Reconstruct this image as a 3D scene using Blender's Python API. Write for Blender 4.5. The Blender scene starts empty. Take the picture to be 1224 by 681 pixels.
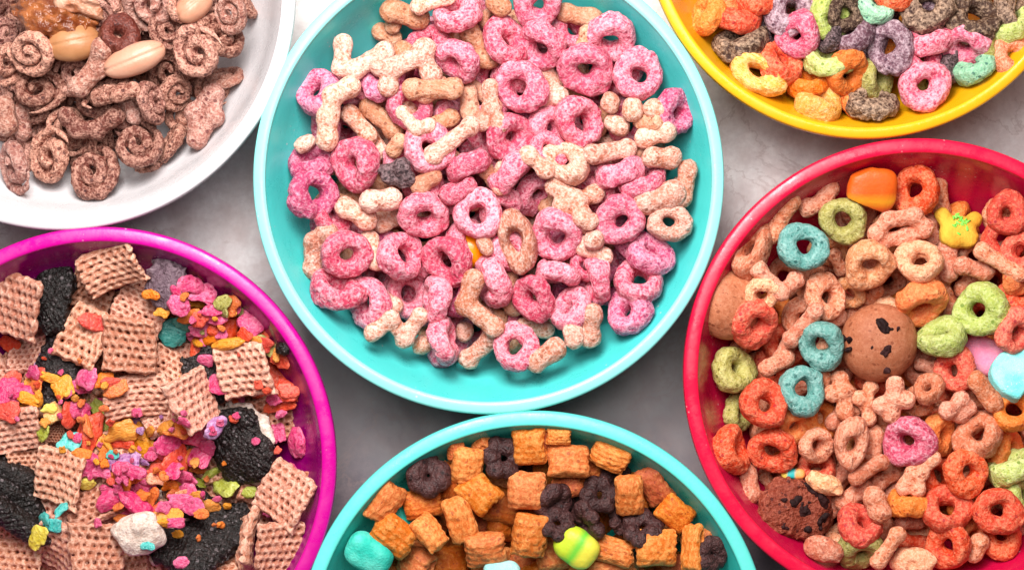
import bpy, math, random
import numpy as np
from mathutils import Matrix, Vector
random.seed(7); RNG = np.random.RandomState(7)
PI = math.pi
S = 0.00025            # metres per photograph pixel in the plane of the bowl rims
D = 3000.0             # camera height above the rim plane, in the same units
ZT = -190.0            # table below the rim plane
sc = bpy.context.scene
col = sc.collection

# ------------------------------------------------------------------ noise and meshing
_T = RNG.rand(4096).astype(np.float32)
def vnoise(x, y, z, seed=0):
    xi = np.floor(x).astype(np.int64); yi = np.floor(y).astype(np.int64); zi = np.floor(z).astype(np.int64)
    fx, fy, fz = x-xi, y-yi, z-zi
    fx = fx*fx*(3-2*fx); fy = fy*fy*(3-2*fy); fz = fz*fz*(3-2*fz)
    def h(a, b, c):
        n = (a*73856093) ^ (b*19349663) ^ (c*83492791) ^ (seed*2654435)
        n = (n ^ (n >> 13)) * 1274126177
        return _T[(n ^ (n >> 11)) & 4095]
    r = 0
    for dx in (0, 1):
        wx = fx if dx else 1-fx
        for dy in (0, 1):
            wy = fy if dy else 1-fy
            for dz in (0, 1):
                wz = fz if dz else 1-fz
                r = r + wx*wy*wz*h(xi+dx, yi+dy, zi+dz)
    return r*2-1
def nz(P, s, seed):
    return vnoise(P[0]/s+seed*3.7, P[1]/s+seed*1.3, P[2]/s+seed*5.1, seed)

def nets(f, lo, v):
    s = f < 0
    nx, ny, nz_ = f.shape
    cnt = np.zeros((nx-1, ny-1, nz_-1), np.float32); acc = np.zeros(cnt.shape+(3,), np.float32)
    for ax in range(3):
        o = [a for a in range(3) if a != ax]
        for a in (0, 1):
            for b in (0, 1):
                sl0 = [None]*3; sl1 = [None]*3
                sl0[ax] = slice(0, f.shape[ax]-1); sl1[ax] = slice(1, f.shape[ax])
                for q, w in zip(o, (a, b)):
                    sl0[q] = sl1[q] = slice(w, f.shape[q]-1+w)
                f0 = f[tuple(sl0)]; f1 = f[tuple(sl1)]
                m = (f0 < 0) != (f1 < 0)
                t = np.where(m, f0/np.where(m, f0-f1, 1), 0)
                cnt += m
                acc[..., ax] += m*t
                acc[..., o[0]] += m*a; acc[..., o[1]] += m*b
    act = cnt > 0
    idx = -np.ones(cnt.shape, np.int64); idx[act] = np.arange(act.sum())
    g = np.stack(np.meshgrid(*[np.arange(n) for n in cnt.shape], indexing='ij'), -1)[act]
    V = (g+acc[act]/cnt[act][:, None])*v+np.array(lo)
    Q = []
    for ax in range(3):
        o = [(ax+1) % 3, (ax+2) % 3]
        a = np.moveaxis(s, ax, 0)
        m = np.moveaxis(a[:-1] != a[1:], 0, ax)
        i = np.argwhere(m)
        i = i[(i[:, o[0]] > 0) & (i[:, o[1]] > 0) & (i[:, o[0]] < f.shape[o[0]]-1) & (i[:, o[1]] < f.shape[o[1]]-1)]
        c = []
        for da, db in ((1, 1), (0, 1), (0, 0), (1, 0)):
            j = i.copy(); j[:, o[0]] -= da; j[:, o[1]] -= db
            c.append(idx[j[:, 0], j[:, 1], j[:, 2]])
        q = np.stack(c, 1)
        inside = s[i[:, 0], i[:, 1], i[:, 2]]
        q[~inside] = q[~inside][:, ::-1]
        Q.append(q)
    return V, np.concatenate(Q)

MV = {}
def mesh_from(name, V, Q, key=None):
    me = bpy.data.meshes.new(name)
    V = np.asarray(V, np.float32); Q = np.asarray(Q, np.int32)
    me.vertices.add(len(V)); me.vertices.foreach_set('co', (V*S).ravel())
    me.loops.add(len(Q)*4); me.loops.foreach_set('vertex_index', Q.ravel())
    me.polygons.add(len(Q)); me.polygons.foreach_set('loop_start', np.arange(0, len(Q)*4, 4, dtype=np.int32))
    me.polygons.foreach_set('use_smooth', np.ones(len(Q), bool))
    me.update(calc_edges=True); me.materials.append(None)
    MV[me.name] = V
    return me
def sdf_mesh(name, fn, ext, v=1.6):
    lo = [-e-3*v for e in ext]
    ax = [np.arange(l, -l+v, v, dtype=np.float32) for l in lo]
    P = np.meshgrid(*ax, indexing='ij')
    V, Q = nets(fn(P), lo, v)
    return mesh_from(name, V, Q)

def rough(P, seed, a1=1.6, s1=11, a2=.9, s2=4.5, a3=.35):
    a2 *= .8; a3 *= .6
    return a1*nz(P, s1, seed)+a2*nz(P, s2, seed+1)+a3*nz(P, 2.3, seed+2)
def smin(a, b, k):
    h = np.clip(.5+.5*(b-a)/k, 0, 1)
    return b*(1-h)+a*h-k*h*(1-h)
def capsule(P, a, b, r):
    a = np.array(a, float); b = np.array(b, float); d = b-a; L = max((d*d).sum(), 1e-6)
    t = np.clip(((P[0]-a[0])*d[0]+(P[1]-a[1])*d[1]+(P[2]-a[2])*d[2])/L, 0, 1)
    return np.sqrt((P[0]-a[0]-t*d[0])**2+(P[1]-a[1]-t*d[1])**2+(P[2]-a[2]-t*d[2])**2)-r

def ring_mesh(name, seed, hole=.34, b=14.5, lump=1.0, R=32, v=1.5):
    # rings are made 64 px across and scaled; puffed, uneven and slightly flattened
    rng = random.Random(seed)
    ph = [rng.uniform(0, 6.3) for _ in range(5)]
    tw = R*(1-hole)/2; Rc = R-tw
    def f(P):
        th = np.arctan2(P[1], P[0])
        rr = np.hypot(P[0], P[1])*(1+.045*np.cos(2*th+ph[0])+.03*np.cos(3*th+ph[1]))
        a = tw*(1+.10*np.cos(th+ph[2])+.07*np.cos(3*th+ph[3])); bb = b*(1+.09*np.cos(th+ph[4])+.06*np.cos(2*th+ph[1]))
        z = P[2]+1.8*np.cos(2*th+ph[3])
        q = (rr-Rc)
        n = 2.35
        d = ((np.abs(q/a)**n+np.abs(z/bb)**n)**(1/n)-1)*tw
        return d+rough(P, seed, 1.7*lump, 12, 1.0*lump, 5, .45*lump)
    return sdf_mesh(name, f, (R+5, R+5, b+6), v)

def strokes_mesh(name, strokes, r, seed, flat=.85, lump=1.0, v=1.5):
    pts = np.array([p for s in strokes for p in s], float)
    c = (pts.min(0)+pts.max(0))/2
    rng = random.Random(seed)
    segs = []
    for s in strokes:
        zz = [rng.uniform(-3, 3) for _ in s]
        P3 = [((p[0]-c[0]), -(p[1]-c[1]), z) for p, z in zip(s, zz)]
        if len(P3) == 1: P3.append((P3[0][0]+.5, P3[0][1], P3[0][2]))
        for i in range(len(P3)-1):
            segs.append((P3[i], P3[i+1], r*rng.uniform(.80, .92)))
            segs.append((P3[i], P3[i], r*rng.uniform(.9, 1.0)))
        segs.append((P3[-1], P3[-1], r*rng.uniform(.92, 1.04)))
    def f(P):
        Q = (P[0], P[1], P[2]/flat)
        d = None
        for a, b, rr in segs:
            e = capsule(Q, a, b, rr)
            d = e if d is None else smin(d, e, 4)
        return d+rough(P, seed, 1.1*lump, 10, .8*lump, 4.5, .35*lump)
    e = (pts.max(0)-pts.min(0))/2+r*1.2+3
    return sdf_mesh(name, f, (e[0], e[1], r*1.2+5), v), c

def ellip_mesh(name, w, h, t, seed, n=2.2, a1=1.5, s1=12, a2=.8, s2=5, a3=.3, extra=None, v=1.6):
    def f(P):
        d = ((np.abs(P[0]/w)**n+np.abs(P[1]/h)**n+np.abs(P[2]/t)**n)**(1/n)-1)*min(w, h, t)
        d = d+rough(P, seed, a1, s1, a2, s2, a3)
        if extra: d = extra(P, d)
        return d
    return sdf_mesh(name, f, (w+4, h+4, t+4), v)

def disc_mesh(name, r, t, seed, cut=None):
    def f(P):
        e = 5.0
        a = np.hypot(P[0], P[1])*(1+.03*np.cos(3*np.arctan2(P[1], P[0])))-(r-e); b_ = np.abs(P[2]+.002*(P[0]**2+P[1]**2)-1)-(t-e)
        d = np.minimum(np.maximum(a, b_), 0)+np.hypot(np.maximum(a, 0), np.maximum(b_, 0))-e
        if cut: d = -smin(-d, np.hypot(P[0]-cut[0], P[1]-cut[1])-cut[2], 4)
        return d+.9*nz(P, 14, seed)+.5*nz(P, 5, seed+1)
    return sdf_mesh(name, f, (r+4, r+4, t+6), 1.5)
def pillow_mesh(name, w, h, t, seed):
    # puffed pillow: open crimped ends left and right, ridges along its length
    rng = random.Random(seed); ph = rng.uniform(0, 6)
    def f(P):
        x = P[0]/w; y = P[1]/h
        th = (t+1.5)*(1-.5*np.abs(x)**3)*np.sqrt(np.clip(1-np.abs(y)**2.6, .0, 1))
        dz = np.abs(P[2]+1.5*np.sin(x*2+ph))-th
        dx = (np.abs(P[0])-w*(1+.05*np.cos(y*4+ph)))
        dy = np.abs(P[1])-h*(.93+.07*x*x)
        d = smin(-dz, -dx, 8); d = smin(d, -dy, 5); d = -d
        # mouth in one crimped end
        m = np.sqrt(((P[0]-w)/6)**2+(P[1]/(h*.6))**2+(P[2]/(t*.33))**2)-1
        d = np.maximum(d, -m*3)
        return d*.8+.32*np.sin(P[1]*.8+1.3*nz(P, 9, seed))+rough(P, seed, 1.5, 11, 1.0, 4.5, .35)
    return sdf_mesh(name, f, (w+5, h+5, t+5), 1.5)

def waffle_mesh(name, w, h, seed, bend=.006, fold=0):
    rng = random.Random(seed); ph = rng.uniform(0, 6); sk = rng.uniform(-.12, .12)
    def f(P):
        X = P[0]+sk*P[1]+1.5*nz(P, 15, seed+5); Y = P[1]+1.5*nz(P, 17, seed+6)
        zc = bend*(X*X)-bend*.6*(Y*Y)+fold*(X*Y)*.01+1.6*nz(P, 24, seed)
        z = P[2]-zc
        p = 9.4
        row = np.floor(Y/p)
        xs = X+np.where(row % 2 == 0, 0, p/2)
        cx = (xs/p-np.floor(xs/p)-.5)*p; cy = (Y/p-row-.5)*p
        hole = np.sqrt(cx*cx+cy*cy*1.2)
        top = 5.4+2.0*np.clip((hole-2.9)/2.0, -1.6, .8)
        edge = np.maximum(np.abs(X)-w*(1+.03*np.sin(Y*.35)), np.abs(Y)-h*(1+.03*np.sin(X*.35+ph)))
        dz = np.abs(z)-top*np.clip(-edge/7+.55, .4, 1)
        d = -smin(-dz, -edge, 3)
        d = np.maximum(d, -np.maximum(hole-1.6-.8*nz(P, 8, seed+9), .6-np.abs(z)))
        return d*.8+rough(P, seed, .8, 9, .7, 4, .3)
    return sdf_mesh(name, f, (w+6, h+6, 18), 1.3)

def spiral_mesh(name, seed, R=33, arms=15.5, tr=7.3, lump=.95):
    rng = random.Random(seed); p0 = rng.uniform(0, 6.3); sg = rng.choice((-1, 1))
    def f(P):
        r = np.hypot(P[0], P[1])*(1+.06*np.cos(2*np.arctan2(P[1], P[0])+p0)); th = (np.arctan2(P[1], P[0])*sg+p0) % (2*PI)
        d = None
        for k in range(3):
            T = th+2*PI*k
            ra = 3+arms*T/(2*PI)
            q = (r-ra); ztop = P[2]-2.5*np.cos(T*.8)+ra*.09
            e = np.sqrt(q*q+(ztop*.8)**2)-tr
            e = np.where(ra > R-tr+3, np.sqrt(q*q+ztop**2)+(ra-(R-tr+3))*1.6-tr, e)
            d = e if d is None else smin(d, e, .7)
        return d+rough(P, seed, 1.5*lump, 10, 1.1*lump, 4.5, .5*lump)
    return sdf_mesh(name, f, (R+6, R+6, 18), 1.5)

# ------------------------------------------------------------------ materials
def mat(name): 
    m = bpy.data.materials.new(name); m.use_nodes = True
    nt = m.node_tree; nt.nodes.clear()
    out = nt.nodes.new('ShaderNodeOutputMaterial'); b = nt.nodes.new('ShaderNodeBsdfPrincipled')
    nt.links.new(b.outputs[0], out.inputs[0])
    return m, nt, b
def N(nt, t, **k):
    n = nt.nodes.new(t)
    for a, v in k.items():
        if a in n.inputs: n.inputs[a].default_value = v
        else: setattr(n, a, v)
    return n
def coords(nt):
    tc = N(nt, 'ShaderNodeTexCoord'); oi = N(nt, 'ShaderNodeObjectInfo')
    mul = N(nt, 'ShaderNodeMath', operation='MULTIPLY'); mul.inputs[1].default_value = 3.7
    nt.links.new(oi.outputs['Random'], mul.inputs[0])
    add = N(nt, 'ShaderNodeVectorMath', operation='ADD')
    nt.links.new(tc.outputs['Object'], add.inputs[0]); nt.links.new(mul.outputs[0], add.inputs[1])
    return add.outputs[0], oi
def noise(nt, vec, scale, detail=3, rough_=.6):
    n = N(nt, 'ShaderNodeTexNoise', Scale=scale, Detail=detail, Roughness=rough_)
    nt.links.new(vec, n.inputs['Vector']); return n.outputs['Fac']
def ramp(nt, fac, a, b, lo=0, hi=1):
    m = N(nt, 'ShaderNodeMapRange'); m.inputs['From Min'].default_value = a; m.inputs['From Max'].default_value = b
    m.inputs['To Min'].default_value = lo; m.inputs['To Max'].default_value = hi
    nt.links.new(fac, m.inputs[0]); return m.outputs[0]
def mix(nt, fac, A, B, blend='MIX'):
    m = N(nt, 'ShaderNodeMix', data_type='RGBA', blend_type=blend)
    if isinstance(fac, float): m.inputs[0].default_value = fac
    else: nt.links.new(fac, m.inputs[0])
    for i, c in ((6, A), (7, B)):
        if isinstance(c, tuple): m.inputs[i].default_value = c+(1,)
        else: nt.links.new(c, m.inputs[i])
    return m.outputs[2]
def mmath(nt, op, a, b):
    m = N(nt, 'ShaderNodeMath', operation=op)
    for i, c in ((0, a), (1, b)):
        if isinstance(c, (int, float)): m.inputs[i].default_value = c
        else: nt.links.new(c, m.inputs[i])
    return m.outputs[0]
MATS = {}
def crumb(key, base, light, speck, sugar=.5, specks=.5, rgh=.62, bump=1.0, sss=.12, spec=.35, fine=1500, var=.12, blotch=None):
    """baked dough: base colour with pale sugar crust in grains, pores and dark specks"""
    light = tuple((.62*l+.38*c)*.92 for l, c in zip(light, base)); base = tuple(c*.85 for c in base)
    if key in EXACT: base, light = EXACT[key]
    m, nt, b = mat(key.replace(' ', '_')+'_crumb')
    v, oi = coords(nt)
    n1 = noise(nt, v, 170, 3, .65); n2 = noise(nt, v, 700, 3, .7); n3 = noise(nt, v, fine, 2, .6)
    s = mmath(nt, 'ADD', mmath(nt, 'MULTIPLY', n1, .18), mmath(nt, 'ADD', mmath(nt, 'MULTIPLY', n2, .46), mmath(nt, 'MULTIPLY', n3, .36)))
    ge = N(nt, 'ShaderNodeNewGeometry')   # sugar sticks to ridges; the deeper pits also paint in shading contrast
    s = mmath(nt, 'ADD', s, mmath(nt, 'MULTIPLY', mmath(nt, 'SUBTRACT', ge.outputs['Pointiness'], .5), 1.5))
    s = mmath(nt, 'ADD', s, mmath(nt, 'MULTIPLY', mmath(nt, 'SUBTRACT', oi.outputs['Random'], .5), .07))
    fs = ramp(nt, s, .49-.09*sugar, .67-.09*sugar)
    fs = mmath(nt, 'MULTIPLY', fs, min(1, .55+.5*sugar))
    c = mix(nt, fs, base, light)
    if blotch:
        nb = noise(nt, v, 95, 2, .5)
        c = mix(nt, ramp(nt, nb, .5, .64, 0, .75), c, blotch)
    vo = N(nt, 'ShaderNodeTexVoronoi', Scale=430.0); nt.links.new(v, vo.inputs['Vector'])
    sp = ramp(nt, vo.outputs['Distance'], .20, .30, 1, 0)
    gate = ramp(nt, noise(nt, v, 240, 1),   .60-.16*specks, .63-.16*specks)
    c = mix(nt, mmath(nt, 'MULTIPLY', mmath(nt, 'MULTIPLY', sp, gate), .8), c, speck)
    pores = ramp(nt, noise(nt, v, 1050, 2, .5), .38, .28, 0, .8)
    c = mix(nt, pores, c, speck)
    hv = N(nt, 'ShaderNodeHueSaturation'); nt.links.new(c, hv.inputs['Color'])
    nt.links.new(ramp(nt, oi.outputs['Random'], 0, 1, 1-var, 1+var), hv.inputs['Value'])
    r2 = mmath(nt, 'FRACT', mmath(nt, 'MULTIPLY', oi.outputs['Random'], 17.3), 0)
    nt.links.new(ramp(nt, r2, 0, 1, .4965, .5035), hv.inputs['Hue'])
    nt.links.new(ramp(nt, r2, 0, 1, .95, 1.02), hv.inputs['Saturation'])
    nt.links.new(hv.outputs[0], b.inputs['Base Color'])
    b.inputs['Roughness'].default_value = rgh; b.inputs['Specular IOR Level'].default_value = spec
    if sss:
        b.inputs['Subsurface Weight'].default_value = sss; b.inputs['Subsurface Radius'].default_value = (1, .5, .4); b.inputs['Subsurface Scale'].default_value = .0012
    bp = N(nt, 'ShaderNodeBump', Strength=.85*bump if bump < 1.15 else 1.0, Distance=.0005*bump)
    hgt = mmath(nt, 'ADD', mmath(nt, 'MULTIPLY', n2, 1.0), mmath(nt, 'ADD', mmath(nt, 'MULTIPLY', n3, .75), mmath(nt, 'MULTIPLY', noise(nt, v, 1050, 2, .5), .5)))
    nt.links.new(hgt, bp.inputs['Height']); nt.links.new(bp.outputs[0], b.inputs['Normal'])
    MATS[key] = m; return m
def smooth_mat(key, base, second=None, rgh=.45, bump=.25, sss=.15, speck=None, scale=120, spec=.4):
    m, nt, b = mat(key.replace(' ', '_')+'_surface'); v, oi = coords(nt)
    n1 = noise(nt, v, scale, 3, .6)
    c = mix(nt, ramp(nt, n1, .4, .62), base, second or base)
    if speck: c = mix(nt, ramp(nt, noise(nt, v, 900, 2, .6), .62, .68, 0, .7), c, speck)
    nt.links.new(c, b.inputs['Base Color']); b.inputs['Roughness'].default_value = rgh; b.inputs['Specular IOR Level'].default_value = spec
    if sss:
        b.inputs['Subsurface Weight'].default_value = sss; b.inputs['Subsurface Radius'].default_value = (1, .6, .5); b.inputs['Subsurface Scale'].default_value = .0015
    bp = N(nt, 'ShaderNodeBump', Strength=.5, Distance=.0005*bump)
    nt.links.new(mmath(nt, 'ADD', noise(nt, v, 500, 3), noise(nt, v, 1500, 2)), bp.inputs['Height']); nt.links.new(bp.outputs[0], b.inputs['Normal'])
    MATS[key] = m; return m

EXACT = {'pink': ((.58, .045, .11), (.86, .41, .48)), 'mauve': ((.46, .035, .12), (.80, .36, .48)), 'beige': ((.50, .15, .08), (.81, .52, .43)),
         'tan': ((.50, .18, .09), (.70, .42, .30)), 'chocolate': ((.15, .032, .02), (.70, .36, .27)), 'pale chocolate': ((.34, .12, .085), (.70, .43, .35)),
         'toasted': ((.44, .15, .085), (.78, .46, .34)), 'salmon': ((.56, .14, .06), (.82, .43, .29)), 'red orange': ((.64, .04, .01), (.88, .28, .15)),
         'peach': ((.68, .22, .08), (.87, .49, .29)), 'golden orange': ((.56, .12, .010), (.80, .33, .09)), 'deep orange': ((.48, .08, .007), (.72, .24, .045)),
         'cookie': ((.38, .11, .05), (.52, .20, .11)), 'orange': ((.74, .15, .015), (.86, .34, .10)),
         'brown': ((.05, .02, .012), (.52, .34, .23)), 'purple': ((.14, .055, .08), (.58, .42, .47)), 'dark purple': ((.03, .014, .016), (.28, .18, .19)),
         'cocoa': ((.035, .010, .010), (.10, .036, .034)), 'brick red cookie': ((.20, .028, .014), (.42, .11, .07)), 'black cookie': ((.006, .0035, .003), (.042, .027, .026)), 'yellow': ((.78, .33, .05), (.92, .60, .28)), 'cream': ((.55, .40, .32), (.80, .68, .60)), 'cherry brown': ((.12, .02, .012), (.38, .12, .09))}
crumb('pink', (.76, .10, .19), (.90, .44, .54), (.36, .01, .05), .62, .6, sss=.15)
crumb('mauve', (.64, .09, .22), (.86, .42, .58), (.27, .02, .1), .6, .6)
crumb('beige', (.70, .32, .18), (.88, .66, .52), (.28, .07, .03), .72, .45)
crumb('tan', (.58, .21, .10), (.76, .44, .29), (.2, .05, .02), .45, .4)
crumb('dark purple', (.06, .035, .045), (.36, .28, .32), (.01, .005, .008), .35, .8, bump=1.5, sss=0)
crumb('chocolate', (.25, .075, .055), (.68, .40, .34), (.06, .012, .012), .66, .8, bump=1.4, var=.2, sss=.05)
crumb('pale chocolate', (.46, .18, .13), (.80, .55, .47), (.12, .02, .02), .55, .8, bump=1.4, sss=.05)
crumb('cherry brown', (.30, .06, .03), (.6, .26, .18), (.05, .01, .01), .3, .5, rgh=.4)
crumb('orange', (.82, .19, .03), (.90, .48, .25), (.45, .04, .01), .42, .3)
crumb('red orange', (.82, .09, .03), (.92, .40, .26), (.40, .01, .02), .42, .55)
crumb('salmon', (.66, .19, .09), (.82, .40, .26), (.30, .05, .02), .5, .5)
crumb('peach', (.78, .28, .11), (.92, .56, .36), (.4, .1, .03), .62, .45)
crumb('teal', (.12, .36, .32), (.46, .68, .64), (.01, .10, .09), .6, .75)
crumb('green', (.45, .52, .10), (.76, .78, .42), (.12, .20, .01), .55, .55)
crumb('olive', (.38, .33, .07), (.68, .62, .30), (.12, .10, .01), .45, .6)
crumb('purple', (.25, .12, .17), (.66, .50, .58), (.06, .02, .04), .5, .9)
crumb('brown', (.16, .08, .05), (.58, .44, .34), (.03, .012, .01), .42, .9, bump=1.4, sss=0)
crumb('yellow', (.86, .42, .06), (.95, .76, .42), (.6, .2, .02), .5, .4)
crumb('mint', (.25, .55, .33), (.62, .82, .62), (.01, .10, .09), .55, .75)
crumb('golden orange', (.62, .17, .025), (.78, .34, .11), (.33, .06, .01), .42, .25, bump=.8, spec=.3)
crumb('deep orange', (.62, .14, .02), (.76, .28, .08), (.28, .04, .01), .35, .25, bump=.8)
crumb('cocoa', (.05, .018, .022), (.17, .09, .10), (.008, .003, .004), .4, .6, bump=1.2, sss=0, rgh=.5)
crumb('toasted', (.58, .22, .11), (.80, .46, .32), (.26, .06, .03), .55, .15, bump=.8, sss=.1)
crumb('black cookie', (.006, .004, .004), (.024, .015, .017), (.2, .16, .17), .25, .1, bump=1.4, sss=0, rgh=.4)
crumb('grey', (.13, .075, .10), (.34, .24, .28), (.03, .015, .02), .5, .8, bump=1.5, sss=0)
crumb('cream', (.78, .66, .58), (.90, .82, .76), (.5, .3, .25), .6, .2)
crumb('magenta', (.75, .03, .17), (.92, .35, .5), (.35, .0, .05), .45, .4, spec=.5, rgh=.45)
crumb('hot orange', (.85, .16, .01), (.95, .38, .06), (.45, .03, .0), .4, .2, spec=.5, rgh=.45)
crumb('scarlet', (.80, .05, .015), (.92, .24, .12), (.38, .0, .0), .4, .3, spec=.5, rgh=.45)
crumb('amber', (.88, .30, .02), (.95, .50, .08), (.5, .1, .0), .4, .2, spec=.5, rgh=.4)
crumb('lime', (.42, .45, .03), (.70, .72, .25), (.15, .15, .0), .5, .3, spec=.5, rgh=.4)
crumb('lemon', (.80, .62, .04), (.92, .82, .25), (.5, .3, .0), .5, .3, spec=.5)
crumb('turquoise', (.05, .55, .50), (.40, .82, .76), (.0, .2, .2), .5, .3, spec=.5, rgh=.45)
crumb('lilac', (.35, .10, .32), (.70, .48, .68), (.12, .02, .12), .6, .5)
crumb('sea green', (.02, .25, .22), (.18, .52, .46), (.0, .08, .08), .45, .4, spec=.5, rgh=.4)
crumb('brick red cookie', (.30, .05, .035), (.52, .16, .11), (.05, .005, .005), .5, .6, bump=1.4, sss=0)
crumb('cookie', (.50, .17, .08), (.66, .30, .18), (.22, .05, .02), .5, .4, bump=.6, fine=2200)
smooth_mat('chip', (.045, .012, .012), (.015, .005, .005), .75, 1.5, 0, spec=.2)
smooth_mat('cyan marshmallow', (.16, .70, .68), (.35, .82, .80), .85, 1.3, .2, speck=(.55, .9, .88))
smooth_mat('teal marshmallow', (.02, .48, .38), (.12, .66, .54), .85, 1.3, .2)
smooth_mat('white marshmallow', (.30, .66, .64), (.45, .76, .75), .85, 1.2, .2)
smooth_mat('pink marshmallow', (.88, .25, .40), (.92, .38, .50), .85, 1.2, .2)
smooth_mat('yellow marshmallow', (.64, .30, .02), (.70, .42, .04), .85, 1.0, .15)
smooth_mat('green sprinkle', (.15, .55, .05), (.25, .65, .10), .5, .5, 0)
smooth_mat('candy orange', (.90, .26, .01), (.92, .32, .02), .35, .2, .2)
smooth_mat('peanut', (.60, .31, .215), (.52, .24, .15), .4, .25, .25, scale=60)
smooth_mat('peanut tan', (.36, .15, .06), (.46, .22, .10), .4, .25, .2, scale=60)
smooth_mat('walnut', (.15, .03, .007), (.36, .11, .03), .3, 1.6, .1, scale=160, spec=.6)
smooth_mat('walnut flesh', (.58, .32, .22), (.34, .11, .05), .4, 1.6, .1, scale=160)
def striped(key, bands, axis='X', soft=.0006, warp=.0015):
    """marshmallow or candy dyed in bands across one of its own axes"""
    m, nt, b = mat(key.replace(' ', '_')); tc = N(nt, 'ShaderNodeTexCoord'); sx = N(nt, 'ShaderNodeSeparateXYZ')
    nt.links.new(tc.outputs['Object'], sx.inputs[0])
    p = mmath(nt, 'ADD', sx.outputs[axis], mmath(nt, 'MULTIPLY', mmath(nt, 'SUBTRACT', noise(nt, tc.outputs['Object'], 150, 2), .5), warp))
    c = bands[0][1]
    for pos, cc in bands[1:]:
        c = mix(nt, ramp(nt, p, pos*S-soft, pos*S+soft), c, cc)
    nt.links.new(c, b.inputs['Base Color']); b.inputs['Roughness'].default_value = .5
    b.inputs['Subsurface Weight'].default_value = .2; b.inputs['Subsurface Scale'].default_value = .0015
    bp = N(nt, 'ShaderNodeBump', Strength=.4, Distance=.0003)
    nt.links.new(noise(nt, tc.outputs['Object'], 900, 3), bp.inputs['Height']); nt.links.new(bp.outputs[0], b.inputs['Normal'])
    MATS[key] = m
striped('candy corn', [(0, (.66, .09, .005)), (-18, (.72, .27, .01)), (-7, (.68, .10, .005))], 'Y', .0012)
striped('green and yellow marshmallow', [(0, (.50, .62, .03)), (-6, (.16, .55, .04)), (4, (.72, .66, .06))], 'X', .001)
striped('striped sugar strip', [(0, (.9, .6, .1)), (-6, (.02, .45, .45)), (4, (.85, .35, .1))], 'X', .0004)

def plastic(key, colr, rgh=.3, dust=.0, sss=.05, scratch=True, spec=.5):
    m, nt, b = mat(key); tc = N(nt, 'ShaderNodeTexCoord'); v = tc.outputs['Object']
    c = mix(nt, ramp(nt, noise(nt, v, 18, 4, .6), .3, .7), tuple(x*.93 for x in colr), tuple(min(1, x*1.04) for x in colr))
    if dust:
        vo = N(nt, 'ShaderNodeTexVoronoi', Scale=520.0); nt.links.new(v, vo.inputs['Vector'])
        g = ramp(nt, noise(nt, v, 70, 3, .7), .64-.1*dust, .70-.1*dust)
        c = mix(nt, mmath(nt, 'MULTIPLY', mmath(nt, 'MULTIPLY', ramp(nt, vo.outputs['Distance'], .12, .2, 1, 0), g), .55), c, (.85, .6, .6))
    nt.links.new(c, b.inputs['Base Color'])
    nt.links.new(ramp(nt, noise(nt, v, 90, 6, .8), .4, .62, rgh-.06, rgh+.2), b.inputs['Roughness'])
    b.inputs['Specular IOR Level'].default_value = spec
    if sss:
        b.inputs['Subsurface Weight'].default_value = sss; b.inputs['Subsurface Scale'].default_value = .002
        b.inputs['Subsurface Radius'].default_value = (1, 1, 1)
    bp = N(nt, 'ShaderNodeBump', Strength=.2, Distance=.0004)
    nt.links.new(noise(nt, v, 350, 3), bp.inputs['Height']); nt.links.new(bp.outputs[0], b.inputs['Normal'])
    return m

# ------------------------------------------------------------------ world frame
def W(px, py, z):
    k = (D-z)/D
    return (px-612)*k, (340.5-py)*k
def tag(o, label=None, cat=None, group=None, kind=None):
    if label: o['label'] = label
    if cat: o['category'] = cat
    if group: o['group'] = group
    if kind: o['kind'] = kind
    return o
def link(name, me, m=None, parent=None):
    o = bpy.data.objects.new(name, me); col.objects.link(o)
    if m is not None and me is not None:
        o.material_slots[0].link = 'OBJECT'; o.material_slots[0].material = m
    if parent: o.parent = parent
    return o

# ------------------------------------------------------------------ bowls
BOWLS = {}
def profile_in(r):
    """inner wall depth for radius r in a bowl of outer radius 282"""
    pts = [(0, -176), (125, -172), (165, -155), (197, -125), (222, -92), (245, -56), (262, -22), (269, 0)]
    return np.interp(r, [p[0] for p in pts], [p[1] for p in pts])
def lathe(name, prof, seg=200):
    P = np.array(prof, float); n = len(P)
    a = np.linspace(0, 2*PI, seg, endpoint=False)
    V = np.stack([np.outer(np.cos(a), P[:, 0]), np.outer(np.sin(a), P[:, 0]), np.tile(P[:, 1], (seg, 1))], -1).reshape(-1, 3)
    Q = []
    for i in range(seg):
        j = (i+1) % seg
        for k in range(n-1): Q.append((i*n+k, j*n+k, j*n+k+1, i*n+k+1))
    return mesh_from(name, V, Q)
def smoothp(pts, it=2):
    for _ in range(it):
        q = [pts[0]]
        for a, b in zip(pts[:-1], pts[1:]):
            q.append((a[0]*.75+b[0]*.25, a[1]*.75+b[1]*.25)); q.append((a[0]*.25+b[0]*.75, a[1]*.25+b[1]*.75))
        q.append(pts[-1]); pts = q
    return pts
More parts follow.
